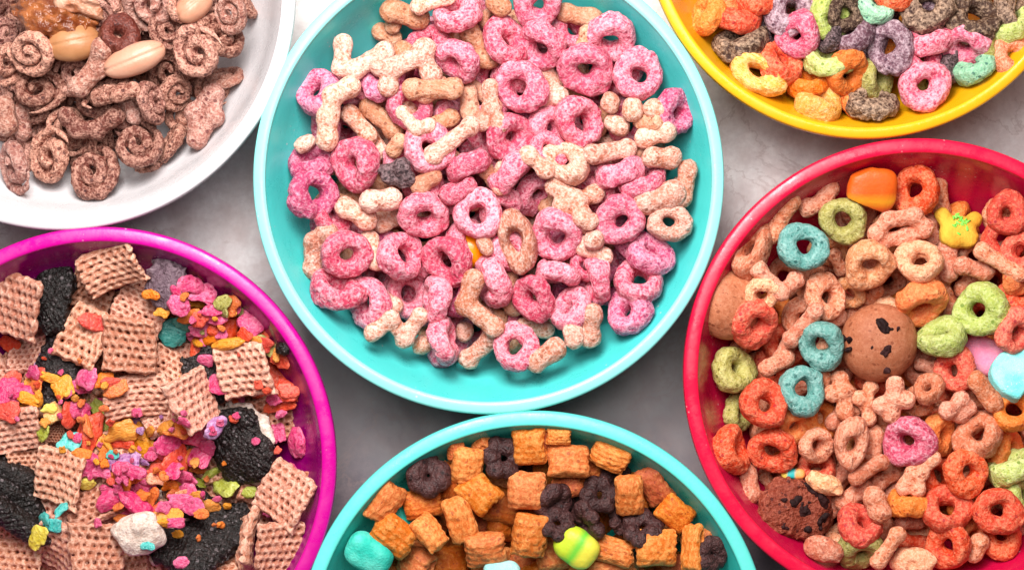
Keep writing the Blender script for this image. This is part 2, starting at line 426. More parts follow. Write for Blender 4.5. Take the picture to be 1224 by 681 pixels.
def bowl(key, px, py, R, mbody, mrim, label, rimw=14, ell=1.0, rot=0):
    k = R/282
    x, y = W(px, py, 0)
    t = bpy.data.objects.new('bowl', None); col.objects.link(t); t.location = (x*S, y*S, 0)
    tag(t, label, 'bowl', 'cereal bowls crowded together on the table')
    ri = 282-rimw
    body = smoothp([(.01, -176), (125, -174), (160, -160), (197, -125), (222, -92), (245, -56), (ri-8, -20), (ri-1, -5)], 3)
    outer = smoothp([(ri+7, -7), (276, -28), (262, -62), (240, -100), (210, -140), (180, -165), (165, -180), (158, -188), (140, -189.5), (.01, -184)], 3)
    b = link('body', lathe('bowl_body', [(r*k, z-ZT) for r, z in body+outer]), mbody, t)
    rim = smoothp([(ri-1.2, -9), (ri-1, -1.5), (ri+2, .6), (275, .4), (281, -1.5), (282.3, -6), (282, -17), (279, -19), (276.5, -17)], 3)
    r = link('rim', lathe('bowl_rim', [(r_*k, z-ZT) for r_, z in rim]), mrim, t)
    t.scale = (1, ell, 1); t.rotation_euler.z = rot
    BOWLS[key] = dict(c=(x, y), R=R, k=k, t=t)
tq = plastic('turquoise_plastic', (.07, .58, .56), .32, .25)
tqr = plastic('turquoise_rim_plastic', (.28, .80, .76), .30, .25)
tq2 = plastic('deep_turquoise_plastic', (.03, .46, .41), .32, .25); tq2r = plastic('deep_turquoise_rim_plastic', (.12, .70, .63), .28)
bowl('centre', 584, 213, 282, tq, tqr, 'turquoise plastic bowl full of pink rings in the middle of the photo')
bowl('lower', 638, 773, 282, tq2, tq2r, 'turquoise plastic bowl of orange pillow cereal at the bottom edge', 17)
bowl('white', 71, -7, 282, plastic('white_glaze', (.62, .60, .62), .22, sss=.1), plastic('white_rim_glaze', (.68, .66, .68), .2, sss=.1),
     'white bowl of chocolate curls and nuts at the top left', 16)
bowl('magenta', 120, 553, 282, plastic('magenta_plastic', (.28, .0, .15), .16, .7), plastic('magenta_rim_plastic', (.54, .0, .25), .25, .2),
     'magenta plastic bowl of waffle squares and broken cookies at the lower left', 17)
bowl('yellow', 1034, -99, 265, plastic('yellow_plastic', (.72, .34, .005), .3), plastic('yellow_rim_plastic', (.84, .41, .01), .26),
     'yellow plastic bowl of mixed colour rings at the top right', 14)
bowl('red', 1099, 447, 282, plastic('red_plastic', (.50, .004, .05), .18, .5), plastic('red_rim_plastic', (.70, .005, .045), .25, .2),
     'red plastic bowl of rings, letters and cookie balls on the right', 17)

# ------------------------------------------------------------------ height field for settling pieces
C0 = 3.0; GX0, GY0 = -800., -900.; GW, GH = 560, 560
H = np.full((GW, GH), -190., np.float32)
gx = GX0+C0*(np.arange(GW)+.5); gy = GY0+C0*(np.arange(GH)+.5)
GXX, GYY = np.meshgrid(gx, gy, indexing='ij')
BED = {'centre': -140, 'lower': -138, 'white': -138, 'magenta': -128, 'yellow': -128, 'red': -140}
for kk, bb in BOWLS.items():
    r = np.hypot(GXX-bb['c'][0], GYY-bb['c'][1])/bb['k']
    m = r < 269
    H[m] = np.maximum(profile_in(r[m]), BED[kk])
def settle(V, x, y, pct=70, cap=-2, dry=False):
    """rest a piece (vertices V about its centre) at (x, y) on what lies there"""
    ix = ((V[:, 0]+x-GX0)/C0).astype(int).clip(0, GW-1); iy = ((V[:, 1]+y-GY0)/C0).astype(int).clip(0, GH-1)
    f = ix*GH+iy
    u, inv = np.unique(f, return_inverse=True)
    bot = np.full(len(u), 1e9); top = np.full(len(u), -1e9)
    np.minimum.at(bot, inv, V[:, 2]); np.maximum.at(top, inv, V[:, 2])
    h = H.ravel()[u]
    z = np.percentile(h-bot, pct)
    z = min(z, cap-top.max())
    if dry: return z
    H.ravel()[u] = np.maximum(h, top+z)
    return z

ITEMS = []   # (order, callable)
def orient(tilt, direction, spin):
    return Matrix.Rotation(math.radians(direction), 3, 'Z') @ Matrix.Rotation(math.radians(tilt), 3, 'Y') @ Matrix.Rotation(math.radians(spin), 3, 'Z')
PLACED = []
def place(bk, name, me, m, px, py, layer, R3=None, scale=(1, 1, 1), info=None, pct=None, flat=True):
    """info = (look, noun, category, group)"""
    R3 = R3 or Matrix.Identity(3)
    pct = pct or (96 if layer <= -1 else 94 if layer == 0 else 90 if layer == 1 else 74)
    x, y = W(px, py, -55)
    if flat and layer <= 3:      # lean the piece the way the heap under it slopes
        mk = (np.hypot(GXX-x, GYY-y) < 23)
        hx, hy, hh = GXX[mk]-x, GYY[mk]-y, H[mk]
        w_ = (hh > np.percentile(hh, 45)).astype(float)
        A_ = np.stack([hx, hy, np.ones_like(hx)], 1)
        s_ = np.linalg.lstsq(A_*w_[:, None], hh*w_, rcond=None)[0]*.75
        g_ = math.hypot(s_[0], s_[1]); lim = .30 if layer <= 0 else .4
        if g_ > lim: s_ = s_*lim/g_
        R3 = Vector((0, 0, 1)).rotation_difference(Vector((-s_[0], -s_[1], 1)).normalized()).to_matrix() @ R3
    A = np.array(R3 @ Matrix.Diagonal(scale))
    V = MV[me.name] @ A.T
    x, y = W(px, py, settle(V, x, y, pct, dry=True))
    z = settle(V, x, y, pct)
    o = link(name, me, m)
    o.matrix_world = Matrix.Translation((x*S, y*S, (z-ZT)*S)) @ (R3 @ Matrix.Diagonal(scale)).to_4x4()
    PLACED.append(dict(o=o, b=bk, x=px, y=py, l=layer, info=info, z=z))
    return o
def q(layer, fn): ITEMS.append((layer, len(ITEMS), fn))

# shared shapes
RINGS = [ring_mesh('ring_a', 11, .29), ring_mesh('ring_b', 23, .27), ring_mesh('ring_c', 37, .32), ring_mesh('ring_d', 41, .24, 15.5),
         ring_mesh('ring_e', 53, .29, 13.5, 1.2), ring_mesh('ring_f', 67, .21, 15), ring_mesh('ring_g', 71, .34, 14, 1.1), ring_mesh('ring_h', 83, .26, 16, .9)]
ROUGH_RINGS = [ring_mesh('rough_ring_a', 91, .3, 14, 1.7), ring_mesh('rough_ring_b', 97, .36, 13, 1.8)]
NUBS = [ellip_mesh('nub_a', 15, 12.5, 11.5, 5), ellip_mesh('nub_b', 16, 12, 11, 9), ellip_mesh('nub_c', 13.5, 13, 12, 15)]

def R(bk, x, y, d, tilt, dr, layer, colr, oval=1.0, spin=None, v=None):
    i = len(ITEMS)
    def go():
        rr = random.Random(i*7+3)
        me = (ROUGH_RINGS[rr.randrange(2)] if colr in ('brown', 'dark purple') else RINGS[rr.randrange(8) if v is None else v])
        s = d/65.0
        t2 = tilt+rr.uniform(3, 13) if tilt < 20 else tilt
        pose = 'lying flat' if tilt < 20 else 'tilted' if tilt < 52 else 'standing on edge'
        sp = rr.uniform(0, 360) if spin is None and oval == 1 else (spin or 0)-dr
        R3 = orient(t2, dr, sp)
        noun = 'oval cereal ring' if oval < .9 else 'cereal ring'
        place(bk, 'oval_cereal_ring' if oval < .9 else 'cereal_ring', me, MATS[colr], x, y, layer, R3, (s, s*oval, s*.96),
              (f'{colr} {noun} {pose}', 'ring', 'cereal ring', None))
    q(layer, go)
def E(bk, x, y, L, ang, layer, colr, tilt=72, side=1):
    """ring standing on edge: long axis at ang degrees (y up)"""
    R(bk, x, y, L, tilt, ang+90*side, layer, colr)
def T(bk, strokes, r, layer, colr, noun='bar', name='cereal_bar', look=None, flat=.85):
    if not isinstance(strokes[0], list): strokes = [strokes]
    i = len(ITEMS)
    def go():
        me, c = strokes_mesh(name, strokes, r, i*3+1, flat)
        place(bk, name, me, MATS[colr], c[0], c[1], layer, None, (1, 1, 1), ((f'{look or colr} {noun}').replace('chocolate short chocolate', 'short chocolate').replace('chocolate bent chocolate', 'bent chocolate').replace('chocolate crescent chocolate', 'crescent chocolate').replace('chocolate knotted chocolate', 'knotted chocolate'), noun, 'cereal piece', None))
    q(layer, go)
def B(bk, x, y, layer, colr, s=1.0, ang=0, tilt=0):
    """small oval nub"""
    i = len(ITEMS)
    def go():
        rr = random.Random(i)
        place(bk, 'cereal_nub', NUBS[rr.randrange(3)], MATS[colr], x, y, layer, orient(tilt, ang, 0), (s, s, s),
              (f'small {colr} cereal nub', 'nub', 'cereal nub', None))
    q(layer, go)

# ------------------------------------------------------------------ centre bowl: pink rings and beige shapes
b = 'centre'
for x, y, d, t, dr, l, c in [
    (426,196,66,8,200,0,'pink'), (506,257,62,14,300,0,'pink'), (571,256,62,8,90,0,'pink'), (535,311,64,12,220,-1,'pink'),
    (414,304,62,24,0,0,'pink'), (480,306,62,32,20,0,'pink'), (440,362,64,22,180,1,'pink'), (374,232,64,48,10,0,'mauve'),
    (512,176,66,25,60,1,'pink'), (700,82,68,10,250,-1,'pink'), (763,90,65,8,100,0,'pink'), (622,104,66,16,200,0,'pink'),
    (693,146,64,14,30,0,'pink'), (647,55,62,28,255,1,'pink'), (741,263,63,6,0,0,'pink'), (666,281,65,6,280,-1,'pink'),
    (640,232,60,30,330,2,'pink'), (777,304,60,40,90,1,'mauve'), (617,415,60,34,130,0,'pink'), (730,45,64,50,240,1,'pink'),
    (605,52,64,46,15,1,'pink'), (610,163,64,52,320,1,'pink'), (547,72,58,58,235,0,'pink'), (512,52,58,40,90,3,'pink'),
    (490,128,60,30,60,3,'pink'), (443,106,40,30,90,3,'pink'), (537,142,48,20,0,3,'pink'), (545,15,64,52,100,1,'pink'),
    (643,6,62,46,270,1,'pink'), (683,38,54,30,90,2,'pink'), (590,90,44,20,0,3,'pink'), (655,152,56,30,0,3,'pink'),
    (398,258,50,40,0,3,'pink'), (508,222,56,50,120,2,'pink'), (540,236,52,40,60,3,'pink'), (487,352,56,40,0,3,'pink'),
    (522,358,60,58,180,1,'pink'), (752,372,62,55,135,0,'mauve'), (764,336,64,58,90,1,'pink'), (638,355,58,58,200,1,'pink'),
    (589,336,66,58,190,1,'pink'), (585,24,30,10,0,2,'tan'), (626,382,48,20,0,3,'pink'), (720,316,44,20,0,3,'pink'),
    (700,318,40,30,90,2,'pink'), (380,110,62,62,140,2,'mauve'), (372,194,62,58,110,2,'mauve'), (805,135,60,66,5,2,'mauve'),
    (598,238,50,30,0,3,'pink'), (655,180,50,30,90,3,'pink'), (560,92,44,40,0,3,'pink'), (455,330,50,20,0,3,'pink'),
    (610,300,52,30,0,3,'pink'), (700,300,50,20,0,3,'mauve'), (600,205,50,30,0,3,'pink'), (770,235,50,20,0,3,'pink')]:
    R(b, x, y, d, t, dr, l, c)
for x, y, L, a, l, c in [
    (561,197,60,28,0,'pink'), (609,205,64,48,-1,'pink'), (741,207,62,16,0,'pink'), (768,219,58,22,1,'pink'), (548,228,48,20,2,'pink'),
    (713,334,62,96,0,'pink'), (667,326,60,-12,0,'pink'), (403,346,68,-15,-1,'pink'), (530,407,60,-72,0,'pink'), (682,370,58,45,1,'pink'),
    (590,130,40,30,2,'pink'), (478,90,40,30,3,'pink'), (812,230,40,80,3,'beige')]:
    E(b, x, y, L, a, l, c, 76)
R(b, 676,194,68,10,150,-1,'beige', .70, -35, 5); R(b, 618,288,78,12,200,0,'beige', .62, -78, 0); R(b, 800,266,54,22,100,0,'beige', .9, 0, 7)
R(b, 697,265,40,20,0,2,'beige', .9, 0, 7)
bent = 'bent bar'; bone = 'bone shape'
for st, r, l, c, nn in [
    ([(409,51),(407,80),(424,84),(460,63)], 12.5, 0, 'beige', bent), ([(418,104),(398,115),(392,140),(391,167)], 14, 0, 'beige', bent),
    ([[(452,79),(467,82),(505,66),(508,58)],[(467,82),(464,104)],[(505,66),(516,88)]], 13, -1, 'beige', bone),
    ([(468,14),(500,20)], 15, 1, 'tan', bone), ([(455,38),(470,46)], 12, 3, 'tan', bone), ([(500,8),(536,-2)], 11, 0, 'beige', 'straight bar'),
    ([(562,38),(578,60)], 14, 2, 'tan', bone), ([(493,107),(541,106)], 14, 1, 'tan', bone), ([(420,136),(440,162)], 12, 1, 'beige', bone),
    ([(440,128),(470,155)], 12, 3, 'tan', bone), ([[(481,134),(498,154)],[(498,154),(512,150)]], 9, 1, 'beige', 'claw shape'),
    ([(560,112),(562,135)], 12, 2, 'tan', 'straight bar'), ([[(586,104),(588,128)],[(588,128),(598,150)],[(588,128),(575,146)]], 11, 0, 'beige', 'forked shape'),
    ([(517,186),(563,150)], 12, -1, 'beige', 'straight bar'), ([(413,248),(438,262)], 14, 0, 'beige', bone), ([(443,240),(467,238)], 15, 0, 'beige', 'oval bar'),
    ([(457,268),(473,258)], 13, 1, 'beige', 'oval bar'), ([(392,276),(375,290),(372,322)], 13, 2, 'beige', bent), ([(441,285),(450,312)], 12, 2, 'beige', bone),
    ([(450,278),(470,283)], 11, 3, 'tan', bone), ([(470,180),(478,168)], 10, 3, 'tan', bone), ([(676,16),(708,22)], 13, 2, 'tan', 'oval bar'),
    ([(592,4),(600,10)], 13, 1, 'tan', bone), ([(606,20),(625,22)], 10, 3, 'tan', bone), ([(640,24),(660,26)], 11, 3, 'tan', bone),
    ([(650,88),(660,100)], 14, 2, 'beige', bone), ([(645,118),(668,114)], 13, 2, 'beige', bone), ([(770,166),(796,157)], 13, 0, 'beige', bone),
    ([(708,185),(750,177)], 12.5, 0, 'beige', 'straight bar'), ([(780,188),(803,189)], 13.5, 0, 'beige', 'oval bar'), ([(823,203),(815,236)], 13, 1, 'beige', 'oval bar'),
    ([[(664,222),(690,240)],[(711,229),(690,240)],[(690,240),(696,262)],[(690,240),(672,246)]], 13, 1, 'beige', 'winged shape'),
    ([(773,241),(804,232)], 17, 0, 'beige', 'thick oval bar'), ([(607,335),(615,365)], 14, 2, 'tan', bone),
    ([[(445,397),(467,381)],[(467,381),(484,405)],[(484,405),(502,378)]], 11.5, 0, 'beige', 'zigzag shape'),
    ([(566,335),(556,364),(590,391)], 14, -1, 'beige', bent), ([(560,430),(588,402)], 13, 1, 'beige', bone),
    ([(707,375),(706,403)], 14, 0, 'beige', bone), ([(687,405),(684,396)], 12, 1, 'beige', bone), ([(640,432),(664,417)], 14.5, 0, 'beige', bone),
    ([(582,372),(594,380)], 13, 3, 'tan', bone), ([(590,215),(580,204)], 10, 2, 'tan', bone)]:
    T(b, st, r, l, c, nn, nn.replace(' ', '_'))
for x, y, s, l, c in [(364,172,.85,1,'beige'),(730,122,.95,0,'beige'),(756,131,1.0,0,'beige'),(783,132,1.1,0,'beige'),(738,150,1.0,1,'beige'),
    (710,287,.95,1,'beige'),(505,412,.9,2,'beige'),(555,396,.9,2,'beige'),(655,372,.9,3,'tan'),(580,293,.8,2,'beige'),(420,222,.7,3,'tan'),(765,180,.8,3,'tan'),
    (705,265,.8,1,'beige'),(470,30,.8,3,'tan')]:
    B(b, x, y, l, c, s, 30*len(ITEMS))
def one(bk, name, maker, m, x, y, l, info, tilt=0, dr=0, spin=0, pct=None, kids=None):
    def go():
        me = maker()
        o = place(bk, name, me, MATS[m], x, y, l, orient(tilt, dr, spin-dr), (1, 1, 1), info, pct)
        if kids: kids(o)
        return o
    q(l, go)
one(b, 'crusted_cereal_lump', lambda: strokes_mesh('dark_lump', [[(-12,-2),(8,-8)],[(8,-8),(14,6)],[(-8,6),(6,8)]], 10, 5, .8, 2.2)[0], 'dark purple', 475, 207, 1,
    ('dark purple sugar crusted cereal lump', 'lump', 'cereal lump', None))
MATS['orange candy'] = smooth_mat('orange candy', (.88, .24, .0), (.90, .28, .0), .25, .1, .2)
one(b, 'candy_ball', lambda: ellip_mesh('candy_ball', 24, 23, 18, 3, 2, .5, 20, 0, 5, 0), 'orange candy', 560, 299, 2, ('smooth bright orange candy ball', 'ball', 'candy', None), pct=12)

# ------------------------------------------------------------------ white bowl: chocolate curls and nuts
b = 'white'
CURLS = [spiral_mesh('curl_a', 3), spiral_mesh('curl_b', 8, 32, 15), spiral_mesh('curl_c', 12, 34, 15, 7.4, 1.1), spiral_mesh('curl_d', 19, 33, 16, 8)]
def curl(x, y, d, tilt, dr, l, c, v, sy=1.0, look='spiral chocolate cereal curl'):
    i = len(ITEMS); bk = b
    def go():
        s = d/68
        place(bk, 'chocolate_curl', CURLS[v % 4], MATS[c], x, y, l, orient(tilt, dr, i*50 % 360) if sy == 1 else orient(tilt, dr, 90-dr), (s, s*sy, s), (('pale ' if 'pale' in c else 'brown ')+look, 'curl', 'cereal curl', None))
    q(l, go)
for a in [(236,64,70,12,200,-1,'chocolate',0),(163,172,66,34,90,0,'chocolate',1),(109,207,70,22,120,0,'chocolate',2),(60,188,72,28,180,0,'chocolate',3,.9),
    (17,198,72,42,190,0,'pale chocolate',1,.85),(265,45,66,50,45,1,'chocolate',2),(36,62,66,46,220,0,'chocolate',3),(45,107,66,40,90,2,'chocolate',0),
    (181,4,78,40,270,0,'pale chocolate',1),(182,120,58,60,20,1,'chocolate',2),(275,14,52,50,200,1,'pale chocolate',0),(10,75,56,40,0,2,'chocolate',3),
    (268,94,50,40,90,2,'pale chocolate',2),(150,30,50,30,0,3,'chocolate',0),(200,85,50,30,0,3,'chocolate',1),(90,90,56,30,90,3,'chocolate',3),
    (212,110,50,40,0,3,'chocolate',2),(205,168,58,66,150,2,'chocolate',0),(128,110,64,55,100,1,'chocolate',1),(120,170,50,40,0,3,'chocolate',3),
    (80,150,50,30,0,3,'chocolate',1),(220,10,50,50,0,2,'chocolate',3),(120,20,40,30,0,3,'chocolate',0),(200,35,46,30,0,3,'chocolate',2),
    (294,4,44,60,30,2,'chocolate',1),(6,40,50,30,0,3,'chocolate',2),(150,138,50,40,0,3,'pale chocolate',3)]:
    curl(*a)
for st, r, l, c, nn in [([(122,58),(118,80),(94,104)], 14, 0, 'pale chocolate', 'bent chocolate curl'), ([(80,138),(92,155),(115,156),(138,140)], 12, 0, 'chocolate', 'crescent chocolate curl'),
    ([[(255,112),(232,135)],[(232,135),(236,166)],[(255,112),(256,140)],[(256,140),(236,166)]], 13, -1, 'pale chocolate', 'knotted chocolate curl'),
    ([(4,128),(8,150)], 15, 0, 'pale chocolate', 'short chocolate curl'), ([(27,132),(27,158)], 11, 1, 'pale chocolate', 'short chocolate curl'),
    ([(150,120),(160,140)], 10, 2, 'pale chocolate', 'short chocolate curl'),([(140,115),(160,108)], 10, 1, 'chocolate', 'short chocolate curl')]:
    T(b, st, r, l, c, nn, 'chocolate_curl', flat=.9)
R(b, 142, 42, 54, 24, 90, 1, 'cherry brown', v=5)
def nutx(P, d): return np.maximum(d, -(np.sqrt((P[1]-3)**2+(P[2]-15)**2)-1.3)*1.0) if False else d+1.2*np.exp(-((P[1]-2)/1.6)**2)*(P[2] > 0)
for nm, w, h, m, x, y, l, sp, look in [('peanut', 39, 19, 'peanut', 161, 72, -1, 22, 'smooth pale peanut half lying on top of the curls'),
        ('peanut', 32, 22, 'peanut tan', 90, 52, 2, 12, 'tan nut half tucked under the walnut'), ('peanut', 26, 17, 'peanut', 232, 8, 0, 40, 'pale peanut half at the top edge of the photo')
        ]:
    one(b, nm, lambda w=w, h=h: ellip_mesh('nut', w, h, 16, int(w), 2.1, .9, 22, .25, 7, .1, nutx), m, x, y, l, (look, 'nut', 'peanut', 'FIX'), 8, 90, sp)
def walx(P, d): return d+6.5*np.abs(nz(P, 17, 4))+3.0*np.abs(nz((P[0], P[1]*1.6, P[2]), 9, 8))-3.6+2.5*np.exp(-((P[1]+2*np.sin(P[0]*.12))/3)**2)*(P[2] > 0)
one(b, 'walnut', lambda: ellip_mesh('walnut', 52, 27, 22, 6, 2.0, 4.5, 17, 1.2, 6, .3, walx), 'walnut', 62, 22, -1, ('glossy amber walnut half with deep ridges', 'walnut', 'walnut', 'FIX'), 0, 0, -15)
one(b, 'walnut_chunk', lambda: ellip_mesh('walnut', 32, 12, 14, 9, 2.0, 4.0, 14, 1.2, 6, .3, walx), 'walnut flesh', 94, 6, -2, ('pale walnut chunk above the amber walnut', 'walnut', 'walnut', 'FIX'), 0, 0, -12)

# ------------------------------------------------------------------ lower bowl: orange pillows and cocoa rings
b = 'lower'
PIL = {}
def pillow(x, y, w, h, rot, l, c='golden orange', tilt=8, dr=90):
    i = len(ITEMS); bk = b
    def go():
        v = i % 7
        if v not in PIL: PIL[v] = pillow_mesh('pillow', 24, 22, 14.5, v*5+2)
        place(bk, 'pillow_cereal', PIL[v], MATS[c], x, y, l, orient(tilt+(i*7)%13, (i*73)%360, rot-(i*73)%360), (w/48, h/44, max(.75, min(w, h)/46)),
              (f'{c} puffed pillow', 'pillow', 'pillow cereal', None))
    q(l, go)
for a in [(633,533,42,48,5,0),(630,586,46,50,-4,0),(680,551,50,42,-2,0),(679,582,38,30,20,2,'deep orange'),(729,546,48,34,-22,1),(752,592,34,54,5,0),
    (783,580,34,54,25,2,'deep orange'),(807,613,44,38,-42,1,'deep orange'),(785,654,50,48,0,-1),(828,654,28,60,-3,0),(732,658,54,34,-16,0),
    (634,640,44,56,-8,0),(660,660,42,46,10,1),(733,682,60,34,5,1),(573,589,48,44,-45,1),(506,601,48,38,10,2,'deep orange'),
    (461,601,34,54,-35,1),(472,640,52,44,-38,0),(514,636,32,48,38,0),(550,621,34,60,18,0),(581,656,50,46,12,0),(604,604,52,48,-10,2,'deep orange'),
    (535,670,52,44,5,1,'deep orange'),(499,672,44,44,-30,1),(579,630,44,36,10,3,'deep orange'),(559,557,38,48,-8,0),(580,533,30,28,-30,2),
    (642,524,40,26,0,3,'deep orange'),(668,521,30,22,0,3),(540,600,44,40,20,3,'deep orange'),(545,575,44,30,80,3,'deep orange'),(600,628,40,40,0,3,'deep orange'),
    (700,560,44,40,30,3,'deep orange'),(760,625,44,40,30,3,'deep orange'),(810,680,40,40,10,2,'deep orange'),(700,690,44,40,0,2),(640,690,44,40,20,2),(600,700,44,44,0,2),
    (780,700,44,40,0,2),(560,705,44,44,20,2),(520,710,44,44,60,2),(545,538,20,24,0,3,'deep orange'),(650,610,40,40,0,3,'deep orange')]:
    pillow(*a)
def flower(name, seed, n=7, R0=16, rr=10.5):
    r = random.Random(seed)
    pts = [(R0*math.cos(2*PI*k/n+r.uniform(-.2, .2)), R0*math.sin(2*PI*k/n+r.uniform(-.2, .2))) for k in range(n)]
    return strokes_mesh(name, [[p] for p in pts], rr, seed, .85, 1.4)[0]
FL = {}
for x, y, d, t, dr, l in [(512,568,56,12,0,1),(600,549,54,25,90,1),(716,592,50,20,60,1),(662,599,52,30,0,2),(702,622,54,45,200,0),(769,630,54,50,80,1),
        (851,662,46,30,0,2),(745,618,40,30,0,3),(665,625,46,50,90,1),(735,570,44,30,0,3),(690,600,44,20,0,3),(620,552,46,20,0,3),(765,650,44,30,0,3)]:
    i = len(ITEMS)
    def go(x=x, y=y, d=d, t=t, dr=dr, l=l, i=i):
        v = i % 3
        if v not in FL: FL[v] = flower('cocoa_flower', v*9+4, 6+v % 2)
        place(b_lower, 'cocoa_cereal_ring', FL[v], MATS['cocoa'], x, y, l, orient(t, dr, i*40), (d/54,)*3, ('dark cocoa lumpy ring'+(' standing on edge' if t > 40 else ''), 'ring', 'cocoa ring', None))
    q(l, go)
b_lower = 'lower'
for nm, w, h, t, m, x, y, l, sp, look in [('marshmallow', 30, 21, 17, 'teal marshmallow', 442, 661, 0, -28, 'large teal marshmallow by the rim of the lower bowl'),
        ('marshmallow', 22, 12, 15, 'white marshmallow', 600, 683, -2, 0, 'pale blue marshmallow tip at the bottom edge of the photo'),
        ('marshmallow', 24, 20, 15, 'teal marshmallow', 486, 612, 3, 30, 'dark teal marshmallow buried between orange pillows'),
        ('marshmallow', 27, 22, 15, 'green and yellow marshmallow', 690, 654, 0, -35, 'green and yellow swirled marshmallow below the cocoa rings')]:
    one(b, nm, lambda w=w, h=h, t=t: ellip_mesh('marshmallow', w, h, t, int(w+t), 2.8, 1.2, 20, .3, 6, .1), m, x, y, l, (look, 'marshmallow', 'marshmallow', 'FIX'), 6, 0, sp)

# ------------------------------------------------------------------ yellow bowl: mixed rings
b = 'yellow'
for x, y, d, t, dr, l, c in [
    (846,18,56,46,150,1,'orange'),(904,0,58,50,90,-1,'red orange'),(945,10,66,30,0,1,'purple'),(954,42,58,24,210,-1,'pink'),(992,20,58,30,0,1,'green'),
    (1013,87,60,28,300,-1,'orange'),(1064,57,64,12,190,-1,'purple'),(1047,8,50,40,90,1,'mint'),(1069,-6,50,30,90,-1,'red orange'),(1108,8,68,30,110,0,'brown'),
    (1164,22,72,10,90,-1,'brown'),(1110,48,58,45,110,1,'pink'),(1105,103,64,10,90,-1,'pink'),(1155,52,62,30,270,1,'pink'),(1046,93,56,30,0,2,'olive'),
    (1212,14,60,40,0,0,'brown'),(1138,80,40,30,0,2,'dark purple'),(1040,0,60,30,0,2,'brown'),(985,-5,50,30,0,2,'yellow'),(1100,70,50,30,0,3,'pink'),
    (920,40,50,30,0,3,'dark purple'),(1000,50,50,30,0,3,'dark purple'),(1190,55,50,30,0,3,'olive'),(880,0,50,30,0,2,'orange'),(1010,15,50,30,0,2,'brown')]:
    R(b, x, y, d, t, dr, l, c)
for x, y, L, a, l, c, t in [(883,22,62,4,0,'red orange',66),(886,50,72,10,1,'brown',72),(933,76,64,-52,0,'red orange',62),(989,71,62,4,1,'green',74),
    (965,98,56,5,2,'orange',60),(980,124,60,-4,1,'yellow',66),(1019,40,62,38,0,'purple',66),(1164,80,58,32,0,'mint',70),(1207,32,60,40,1,'green',70),
    (1043,124,66,2,1,'brown',62),(990,45,40,60,2,'dark purple',66)]:
    E(b, x, y, L, a, l, c, t)
R(b, 905,88,76,12,60,0,'yellow', .62, -36, 3); R(b, 1208,66,58,34,45,-1,'salmon', .85, 40, 5)

# ------------------------------------------------------------------ red bowl
b = 'red'
for x, y, d, t, dr, l, c in [
    (959,295,62,10,30,0,'teal'),(1008,263,58,8,200,0,'olive'),(1095,228,62,34,120,1,'red orange'),(1204,255,54,18,250,1,'red orange'),(1199,287,56,30,270,2,'red orange'),
    (1222,300,50,40,180,1,'red orange'),(1040,316,62,14,270,0,'peach'),(1100,313,58,12,100,0,'peach'),(987,355,58,24,0,1,'salmon'),(901,385,64,16,310,0,'red orange'),
    (877,441,61,14,30,0,'olive'),(982,411,60,20,210,-1,'teal'),(959,466,60,12,0,0,'teal'),(913,483,60,30,30,0,'red orange'),(881,494,48,30,0,2,'olive'),
    (1100,362,66,46,270,1,'orange'),(1126,403,60,36,110,-1,'green'),(1172,370,69,8,200,0,'green'),(1141,441,56,38,180,1,'red orange'),(1213,396,56,30,0,1,'red orange'),
    (1216,356,54,60,90,2,'red orange'),(924,538,60,12,270,0,'red orange'),(975,532,46,30,0,0,'salmon'),(1028,628,60,34,60,0,'red orange'),(1087,527,67,10,200,-1,'pink'),
    (1122,519,56,40,0,1,'orange'),(1169,520,62,26,130,0,'salmon'),(1201,535,58,30,0,1,'orange'),(1155,564,58,16,30,0,'red orange'),(1122,570,54,30,0,2,'red orange'),
    (1131,608,64,46,90,0,'red orange'),(1193,610,60,20,60,0,'red orange'),(1134,651,60,18,180,0,'red orange'),(1196,643,56,40,90,2,'red orange'),(1220,590,50,30,0,1,'green'),
    (1213,490,56,40,100,0,'orange'),(1090,490,50,30,0,2,'orange'),(980,500,50,30,0,2,'orange'),(948,506,50,30,0,2,'orange'),(1028,657,60,50,270,1,'olive'),
    (975,560,50,40,90,2,'red orange'),(1000,440,50,30,0,3,'salmon'),(1215,330,50,30,0,2,'orange'),(1150,600,50,30,0,3,'orange'),(1160,640,50,40,0,3,'orange')]:
    R(b, x, y, d, t, dr, l, c)
E(b, 874,536,60,-80,0,'red orange',60); E(b, 1210,558,66,28,-1,'green',64); E(b, 1087,601,56,0,1,'orange',70)
R(b, 900,300,76,20,150,0,'salmon',.52,62,3); R(b, 1017,529,64,12,0,0,'salmon',.66,80,7); R(b, 1110,465,46,18,120,0,'salmon',.78,60,5)
bar = 'straight bar'
